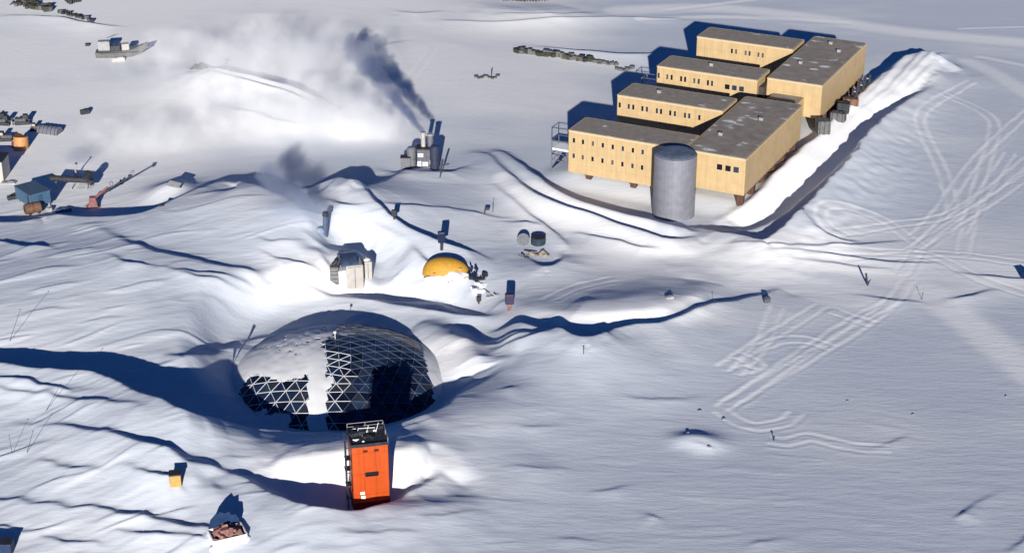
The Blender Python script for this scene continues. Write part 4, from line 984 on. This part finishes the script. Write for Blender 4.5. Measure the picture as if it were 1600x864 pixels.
lump('small_bundle', 190, 288, (.7, .6, 1.0), DARK, 'tiny dark bundle right of the crane boom', 'bundle', seed=4)
lump('empty_sled', 14, 286, (3.4, 1.6, .4), GREY, 'low grey sled frame beside the grey hut', 'sled', seed=5)
lump('pallet_stack', 100, 330, (3.4, 1.6, .7), mat('pallet_blue', (.10, .15, .24), .6, var=.4), 'frosted blue-grey pallets under the right end of the blue hut', 'pallets', R_(8), 6, 6)
lump('pallet_stack', 78, 330, (1.3, 1.1, 1.0), GREY, 'small grey pallet stack below the corner of the blue hut', 'pallets', R_(8), 3, 7)
p, s_ = at(272, 292)
t = thing('grey_tarp', sink(p, .2), R_(-30), 'slanted grey tarp over a snow-buried pile right of the crane', 'tarp')
MB().box((0, 0, .8), (3.4, 1.6, .2), tz=Matrix.Rotation(.5, 3, 'X'), bev=.05).build('sheet', GREY, t); MB().box((-1.5, .6, .4), (.2, .2, 1.6)).box((1.4, .6, .4), (.2, .2, 1.6)).build('posts', DARK, t)
lump('dark_bundle', 252, 322, (1.2, .8, .5), DARK, 'small dark bundle at the foot of the snow-buried pile', 'bundle', seed=8)
# sled with upturned bow
p, s_ = at(188, 88)
t = thing('cargo_sled', sink(p, .3), R_(6), 'grey boat-shaped cargo sled with an upturned bow on far snow', 'sled')
hb = MB(); secs = [(-6.5, 1.7, .0, 1.9), (-4, 1.9, 0, 2.1), (0, 1.9, 0, 2.1), (3, 1.6, .2, 2.3), (5.6, 1.0, 1.2, 3.2), (7.6, .35, 2.6, 4.0)]; vs = []
for x, w_, z0, z1 in secs: vs += [(x, -w_, z1), (x, -w_ * .7, z0), (x, w_ * .7, z0), (x, w_, z1)]
fs = []
for i in range(len(secs) - 1):
    for k in range(4): fs.append((i * 4 + k, i * 4 + (k + 1) % 4, i * 4 + 4 + (k + 1) % 4, i * 4 + 4 + k))
fs += [(3, 2, 1, 0), tuple(range(len(vs) - 4, len(vs)))]
hb.add(vs, fs).build('hull', mat('sled_grey', (.13, .13, .135), .6, var=.3), t)
MB().box((0, -2.0, 1.9), (11, .15, .25)).box((0, 2.0, 1.9), (11, .15, .25)).build('rails', DARK, t)
b0 = Vector((p.x, p.y, p.z + 1.7))
for k, (dx, dy, d, m, lab) in enumerate(((-4.2, .2, (3.2, 2.2, 2.6), GREY, 'grey crate at the stern of the boat-shaped sled'), (-1.2, 0, (2.6, 2.0, 1.4), DARK, 'dark low crate amidships on the boat-shaped sled'), (1.6, .1, (2.0, 1.8, 1.9), LGREY, 'pale grey crate near the bow of the boat-shaped sled'))):
    o = MB().box((0, 0, d[2] / 2), d, bev=.15).box((0, 0, d[2] * .5), (.15, d[1] + .1, d[2] + .1)).box((d[0] * .3, 0, d[2] * .5), (.15, d[1] + .1, d[2] + .1)).build('sled_crate', m)
    o.location = b0 + Vector((dx, dy, 0)); o.rotation_euler = (0, 0, .1 + .1 * k); tag(o, lab, 'crate', 'crates on the boat-shaped sled')
pole(162, 60, 18, 5, .07, 'thin_spar', 'thin dark spar sticking out beyond the boat-shaped sled', 'spar')
lump('small_bundle', 137, 72, (1.2, .8, .8), DARK, 'small dark bundle left of the boat-shaped sled', 'bundle', seed=9)
lump('snow_block', 185, 95, (3.6, 1.4, 1.0), LGREY, 'frosted grey bundle in front of the boat-shaped sled', 'bundle', R_(12), 4, 10)
p, s_ = at(310, 108)
t = thing('dark_tent', sink(p, .2), R_(-8), 'low black peaked tent left of the far snow bank', 'tent')
MB().add([(-2.6, -.8, 0), (-.9, -.7, 1.5), (3.2, -.6, .3), (-2.6, .9, 0), (-.9, .7, 1.5), (3.2, .7, .3)], [(0, 1, 4, 3), (1, 2, 5, 4), (0, 2, 1), (3, 4, 5), (0, 3, 5, 2)]).build('canvas', DARK, t)
MB().tube((-.9, -.8, 0), (-.9, -.75, 1.6), .07, n=6).build('tent_pole', GREY, t)
p, s_ = at(352, 103)
t = thing('ridge_mast', sink(p, .3), 0, 'short dark mast on the crest of the far snow bank', 'mast')
MB().tube((0, 0, 0), (0, 0, 2.2), .14, n=8).build('shaft', DARK, t); MB().box((0, 0, 1.6), (.9, .3, .4), bev=.05).build('head', GREY, t)

# ================================================================== far cargo lines: every crate its own object
CM = [DARK, mat('crate_dark_green', (.04, .045, .03), .7, var=.3), mat('crate_brown', (.09, .075, .055), .7, var=.3), mat('crate_grey', (.12, .12, .12), .7, var=.3)]
CR = []
for k, m in enumerate(CM):
    b = MB().box((0, 0, .62), (1.3, 1.1, 1.0), bev=.05).box((0, 0, 1.16), (1.4, 1.2, .1)).box((-.45, 0, .06), (.14, 1.15, .12)).box((.45, 0, .06), (.14, 1.15, .12)).box((0, -.56, .6), (.1, .06, 1.0))
    o = b.build('cargo_crate', m); CR.append(o)
used = set(); rr = random.Random(21)
def crate(px, py, label, group, sx=1.0, sz=1.0, k=None, tilt=0.0):
    k = rr.randrange(4) if k is None else k
    p = G(px, py)
    if k in used: o = CR[k].copy(); COL.objects.link(o)
    else: o = CR[k]; used.add(k)
    o.location = sink(p, .12); o.rotation_euler = (tilt, 0, rr.uniform(-.5, .5)); o.scale = (sx, 1, sz)
    tag(o, label, 'crate', group); return o
for i in range(46):
    x = 807 + i * 2.62 + rr.uniform(-.6, .6); y = 78.5 + (x - 807) * .128 + rr.uniform(-1.5, 1.5)
    crate(x, y + 3, 'small dark crate in the dense long cargo line beyond the station', 'crates of the long cargo line', rr.uniform(.7, 1.3), rr.uniform(.6, 1.5))
for i in range(22):
    x = 928 + i * 1.75; y = 95 + i * .22 + rr.uniform(-1.5, 1)
    crate(x, y + 3, 'little scattered crate where the long cargo line thins out towards the wings', 'crates of the thin cargo line', rr.uniform(.35, .7), rr.uniform(.3, .8), 3)
for i in range(9):
    x = 964 + i * 3; y = 106 + 2 * math.sin(i * .5)
    crate(x, y + 3, 'small crate in the short curved row just left of the third wing', 'crates of the short curved row', rr.uniform(.5, .9), rr.uniform(.4, .8), 3)
for i in range(40):
    x = 40 + rr.triangular(-22, 48, 12); y = 3 + (x - 20) * .17 + rr.uniform(-5, 5)
    crate(x, y + 2, 'dark crate in the jumbled heap of cargo at the top left', 'crates of the top left heap', rr.uniform(.5, 1.5), rr.uniform(.5, 1.4))
for i in range(20):
    x = 94 + i * 2.6; y = 18 + i * .72 + rr.uniform(-2, 1)
    crate(x, y + 2, 'small crate in the sparse line running right from the top left heap', 'crates of the sparse top line', rr.uniform(.4, 1.0), rr.uniform(.4, .9))
for i in range(7):
    crate(105 + i * 3.0, 4 + rr.uniform(-2, 3), 'navy crate in the small separate stack at the top edge', 'crates of the small top stack', .8, rr.uniform(.8, 1.4), 0)
for i in range(16):
    crate(787 + i * 4.6, 2 + rr.uniform(-1, 1.2), 'tiny crate on the bright bank at the very top of the picture', 'crates on the top bank', rr.uniform(.3, .6), rr.uniform(.3, .5), 3)
for i in range(9):
    x = 744 + i * 4.2; y = 121 + 2.5 * math.sin(i * 1.3)
    crate(x, y, 'pale low crate in the small ring of gear on open snow', 'crates of the small ring', rr.uniform(.4, .8), rr.uniform(.25, .5), 3)
pole(768, 119, 0, 9, .12, 'marker_stake', 'dark stake in the small ring of gear on open snow', 'stake')
pole(14, 8, 8, 5, .2, 'fallen_beam', 'dark beam lying left of the top left cargo heap', 'beam')

# ================================================================== small things on the right field
p, s_ = at(1356, 446)
t = thing('bent_marker', sink(p, .2), 0, 'black bent marker flag on the bright road junction', 'flag')
MB().tube((0, 0, 0), (-.6, 0, 2.9), .16, .2, n=8).build('shaft', DARK, t); MB().add([(0, -.06, .1), (.55, -.06, 1.7), (-.1, -.06, 1.0), (0, .06, .1), (.55, .06, 1.7), (-.1, .06, 1.0)], [(0, 1, 2), (5, 4, 3), (0, 3, 4, 1), (1, 4, 5, 2)]).build('pennant', DARK, t)
pole(1440, 468, 1, 10, .06, 'marker_stake', 'thin stake on the track junction right of the bent marker', 'stake')
pole(912, 553, 0, 8, .08, 'marker_stake', 'lone thin stake on smooth snow below the trough', 'stake')
pole(1209, 688, 0, 6, .1, 'marker_stake', 'short stake beside the curved track loop', 'stake')
pole(1116, 474, 2, 6, .05, 'marker_stake', 'tiny stake on the bank above the trough', 'stake')
lump('equipment_case', 1198, 472, (1.3, 1.0, 1.0), mat('case_grey', (.09, .09, .11), .6), 'dark case beside the tip of the trough', 'case', .3, 3, 11)
lump('equipment_case', 1046, 466, (1.6, .9, .6), GREY, 'grey case on the bright bank above the trough', 'case', .3, 4, 12)
p, s_ = at(1603, 437)
t = thing('navy_cabin', sink(p, .3), R_(20), 'dark navy cabin corner cut off by the right frame edge', 'cabin')
MB().box((.6, .5, .8), (1.7, 1.5, 1.6), bev=.06).build('walls', DBLUE, t); MB().box((.6, .5, 1.66), (1.85, 1.65, .12)).build('roof', DARK, t)
rocks = ((1093, 642, .6, 'dark ice lump left of where the tracks end'), (1131, 655, .7, 'dark ice lump under the end of the long tracks'), (1426, 647, .45, 'tiny dark lump alone right of the track loop'),
         (1324, 626, .4, 'tiny dark lump on flat snow between the long tracks and the lone lump'), (1572, 619, .45, 'tiny dark lump near the right edge'), (1108, 698, .6, 'dark lump in the small dug hump'), (1075, 676, .5, 'dark chip on top of the small dug hump'))
for k, (px, py, r, lab) in enumerate(rocks):
    p, s_ = at(px, py)
    o = MB().blob((0, 0, r * .2), (r * .6, r * .42, r * .36), k, .35, 2).build('ice_lump', mat('dirty_ice', (.20, .21, .25), .6, var=.3)); o.location = sink(p, .08); tag(o, lab, 'ice lump')

# ================================================================== smoke and steam (real volumes)
def smoke_mat(name, color, dens, taper, nscale, thr, ell=False, absorb=(0, 0, 0), aniso=.1):
    m = bpy.data.materials.new(name); m.use_nodes = True; N, L = m.node_tree.nodes, m.node_tree.links
    N.remove(N['Principled BSDF']); out = N['Material Output']
    V = N.new('ShaderNodeVolumePrincipled'); V.inputs['Color'].default_value = (*color, 1); V.inputs['Anisotropy'].default_value = aniso
    V.inputs['Absorption Color'].default_value = (*absorb, 1)
    tc = N.new('ShaderNodeTexCoord')
    def math_(op, a, b=None):
        n = N.new('ShaderNodeMath'); n.operation = op
        for i, x in enumerate((a, b)):
            if x is None: continue
            if isinstance(x, (int, float)): n.inputs[i].default_value = x
            else: L.new(x, n.inputs[i])
        return n.outputs[0]
    nz = N.new('ShaderNodeTexNoise'); nz.inputs['Scale'].default_value = nscale; nz.inputs['Detail'].default_value = 4; nz.inputs['Roughness'].default_value = 0.6
    L.new(tc.outputs['Object'], nz.inputs['Vector'])
    if ell:
        ln = N.new('ShaderNodeVectorMath'); ln.operation = 'LENGTH'; sc2 = N.new('ShaderNodeVectorMath'); sc2.operation = 'DIVIDE'; sc2.inputs[1].default_value = taper
        L.new(tc.outputs['Object'], sc2.inputs[0]); L.new(sc2.outputs[0], ln.inputs[0]); r = ln.outputs['Value']
    else:
        a0, b0, wig = taper
        sx = N.new('ShaderNodeSeparateXYZ'); L.new(tc.outputs['Object'], sx.inputs[0])
        z = sx.outputs['Z']
        amp = math_('MULTIPLY', z, wig)
        ox = math_('MULTIPLY', amp, math_('SINE', math_('MULTIPLY', z, 0.42)))
        oy = math_('MULTIPLY', amp, math_('COSINE', math_('MULTIPLY', z, 0.55)))
        x = math_('SUBTRACT', sx.outputs['X'], ox); y = math_('SUBTRACT', sx.outputs['Y'], oy)
        r = math_('DIVIDE', math_('SQRT', math_('ADD', math_('MULTIPLY', x, x), math_('MULTIPLY', y, y))), math_('ADD', math_('MULTIPLY', z, b0), a0))
    e = math_('SUBTRACT', 1.0, r)
    if not ell: e = math_('SUBTRACT', e, math_('MULTIPLY', math_('MAXIMUM', math_('SUBTRACT', z, 3.2 / b0), 0.0), .07))
    e = math_('ADD', e, math_('MULTIPLY', math_('SUBTRACT', nz.outputs['Fac'], 0.5), thr))
    mr = N.new('ShaderNodeMapRange'); mr.interpolation_type = 'SMOOTHSTEP'; mr.inputs['From Min'].default_value = 0.0; mr.inputs['From Max'].default_value = 0.75 if not ell else 1.0; mr.inputs['To Max'].default_value = dens
    L.new(e, mr.inputs['Value']); L.new(mr.outputs['Result'], V.inputs['Density'])
    L.new(V.outputs['Volume'], out.inputs['Volume'])
    return m
def plume(name, a, b, r0, r1, m, label, wig):
    a = Vector(a); b = Vector(b); Ln = (b - a).length; n = 20; mb = MB(); secs = 14; vs = []
    for i in range(secs + 1):
        z = Ln * i / secs; r = (r0 + (r1 - r0) * i / secs) * 1.25 + wig * z * 1.1
        if i in (0, secs): r *= .6
        for k in range(n): vs.append((math.cos(2 * math.pi * k / n) * r, math.sin(2 * math.pi * k / n) * r, z))
    fs = [(i * n + k, i * n + (k + 1) % n, (i + 1) * n + (k + 1) % n, (i + 1) * n + k) for i in range(secs) for k in range(n)]
    fs += [tuple(range(n))[::-1], tuple(range(secs * n, secs * n + n))]
    o = mb.add(vs, fs).build(name, m); o.location = a; o.rotation_euler = (b - a).to_track_quat('Z', 'Y').to_euler()
    return tag(o, label, 'smoke', kind='stuff')
k_ = mpp(np.array(STACK_A))
tip = Vector(up(528, 44, STACK_A.z + 2.5))
PL = (tip - STACK_A).length
plume('smoke_plume', STACK_A, tip, .9, 5.2, smoke_mat('dark_smoke', (.30, .36, .52), .55, (.9, 4.2 / PL, 1.0 / PL), .42, 1.6), 'dark blue smoke plume rising left from the exhaust pipe', 1.0 / PL)
def puff(name, c, r, m, label):
    o = MB().blob((0, 0, 0), (r[0] * 1.02, r[1] * 1.02, r[2] * 1.02), 1, 0.0, 3).build(name, m); o.location = c; return tag(o, label, 'smoke', kind='stuff')
sb_ = STACK_B + Vector((.3, 0, 5.2)); tip2 = Vector(up(405, 268, sb_.z + 1.5)); PL2 = (tip2 - sb_).length
plume('smoke_plume', sb_, tip2, .7, 4.6, smoke_mat('vent_smoke', (.50, .56, .68), .26, (.7, 4.0 / PL2, 1.0 / PL2), .34, 1.5), 'grey-blue smoke streak drifting up-left from the bent vent stack', 1.0 / PL2)
c = STACK_B + Vector((-6.5, 2, 5.0)); r = (10.5, 6, 5.5)
puff('steam_cloud', c, r, smoke_mat('low_steam', (.82, .87, .97), .14, r, .22, 1.2, True), 'low grey-blue steam drifting left from the bent vent stack')
for c_, r, d_, lab in (((470, 205), (32, 17, 9), .07, 'broad pale smoke lying on the far snow left of the plume'), ((400, 120), (40, 22, 10), .045, 'thin pale smoke drifting over the far snow bank'), ((235, 235), (20, 12, 7), .04, 'faint white haze over the open snow right of the crane'), ((560, 215), (14, 9, 6), .13, 'white steam close to the left of the generator house')):
    c = G(*c_) + Vector((0, 2, r[2] * .45))
    puff('smoke_veil', c, r, smoke_mat('veil_smoke', (.985, .99, 1.0), d_, r, .10 if r[0] > 20 else .17, 2.3, True, aniso=-.25), lab)
c = G(118, 262) + Vector((0, 1, 2.5)); r = (6, 4, 3)
puff('steam_cloud', c, r, smoke_mat('hut_steam', (.6, .64, .72), .12, r, .4, 1.2, True), 'faint steam wisp over the blue hut')
#@@END

# ------------------------------------------------------------------ light, sky, camera
w = bpy.data.worlds.new('World'); sc.world = w; w.use_nodes = True
N, L = w.node_tree.nodes, w.node_tree.links
sky = N.new('ShaderNodeTexSky'); sky.sky_type = 'NISHITA'; sky.sun_disc = False
sky.sun_elevation = R_(SUN_EL); sky.sun_rotation = R_(180 + SUN_AZ); sky.altitude = 2800; sky.air_density = 1.0; sky.dust_density = 0.0; sky.ozone_density = 10.0
L.new(sky.outputs['Color'], N['Background'].inputs['Color']); N['Background'].inputs['Strength'].default_value = 0.05
sl = bpy.data.lights.new('sun', 'SUN'); sl.energy = 5.0; sl.angle = R_(0.5); sl.color = (1.0, 0.95, 0.88)
so = bpy.data.objects.new('sun', sl); COL.objects.link(so)
v = Vector((math.sin(R_(SUN_AZ)) * math.cos(R_(SUN_EL)), math.cos(R_(SUN_AZ)) * math.cos(R_(SUN_EL)), -math.sin(R_(SUN_EL))))
so.rotation_euler = v.to_track_quat('-Z', 'Y').to_euler(); so.location = (0, -50, 200)
cam = bpy.data.cameras.new('camera'); co_ = bpy.data.objects.new('camera', cam); COL.objects.link(co_)
cam.sensor_width = 36; cam.lens = 18 / math.tan(R_(FOV / 2)); cam.clip_start = 1; cam.clip_end = 30000
co_.location = (0, 0, HC); co_.rotation_euler = (R_(90 - DEP), 0, 0); sc.camera = co_
vs_ = sc.view_settings; vs_.view_transform = 'Standard'; vs_.look = 'None'; vs_.exposure = 0.38; vs_.gamma = 1; vs_.use_curve_mapping = False
sc.cycles.volume_step_rate = 1.0; sc.cycles.volume_max_steps = 128
sc.cycles.use_denoising = True; sc.cycles.max_bounces = 6; sc.cycles.volume_bounces = 4
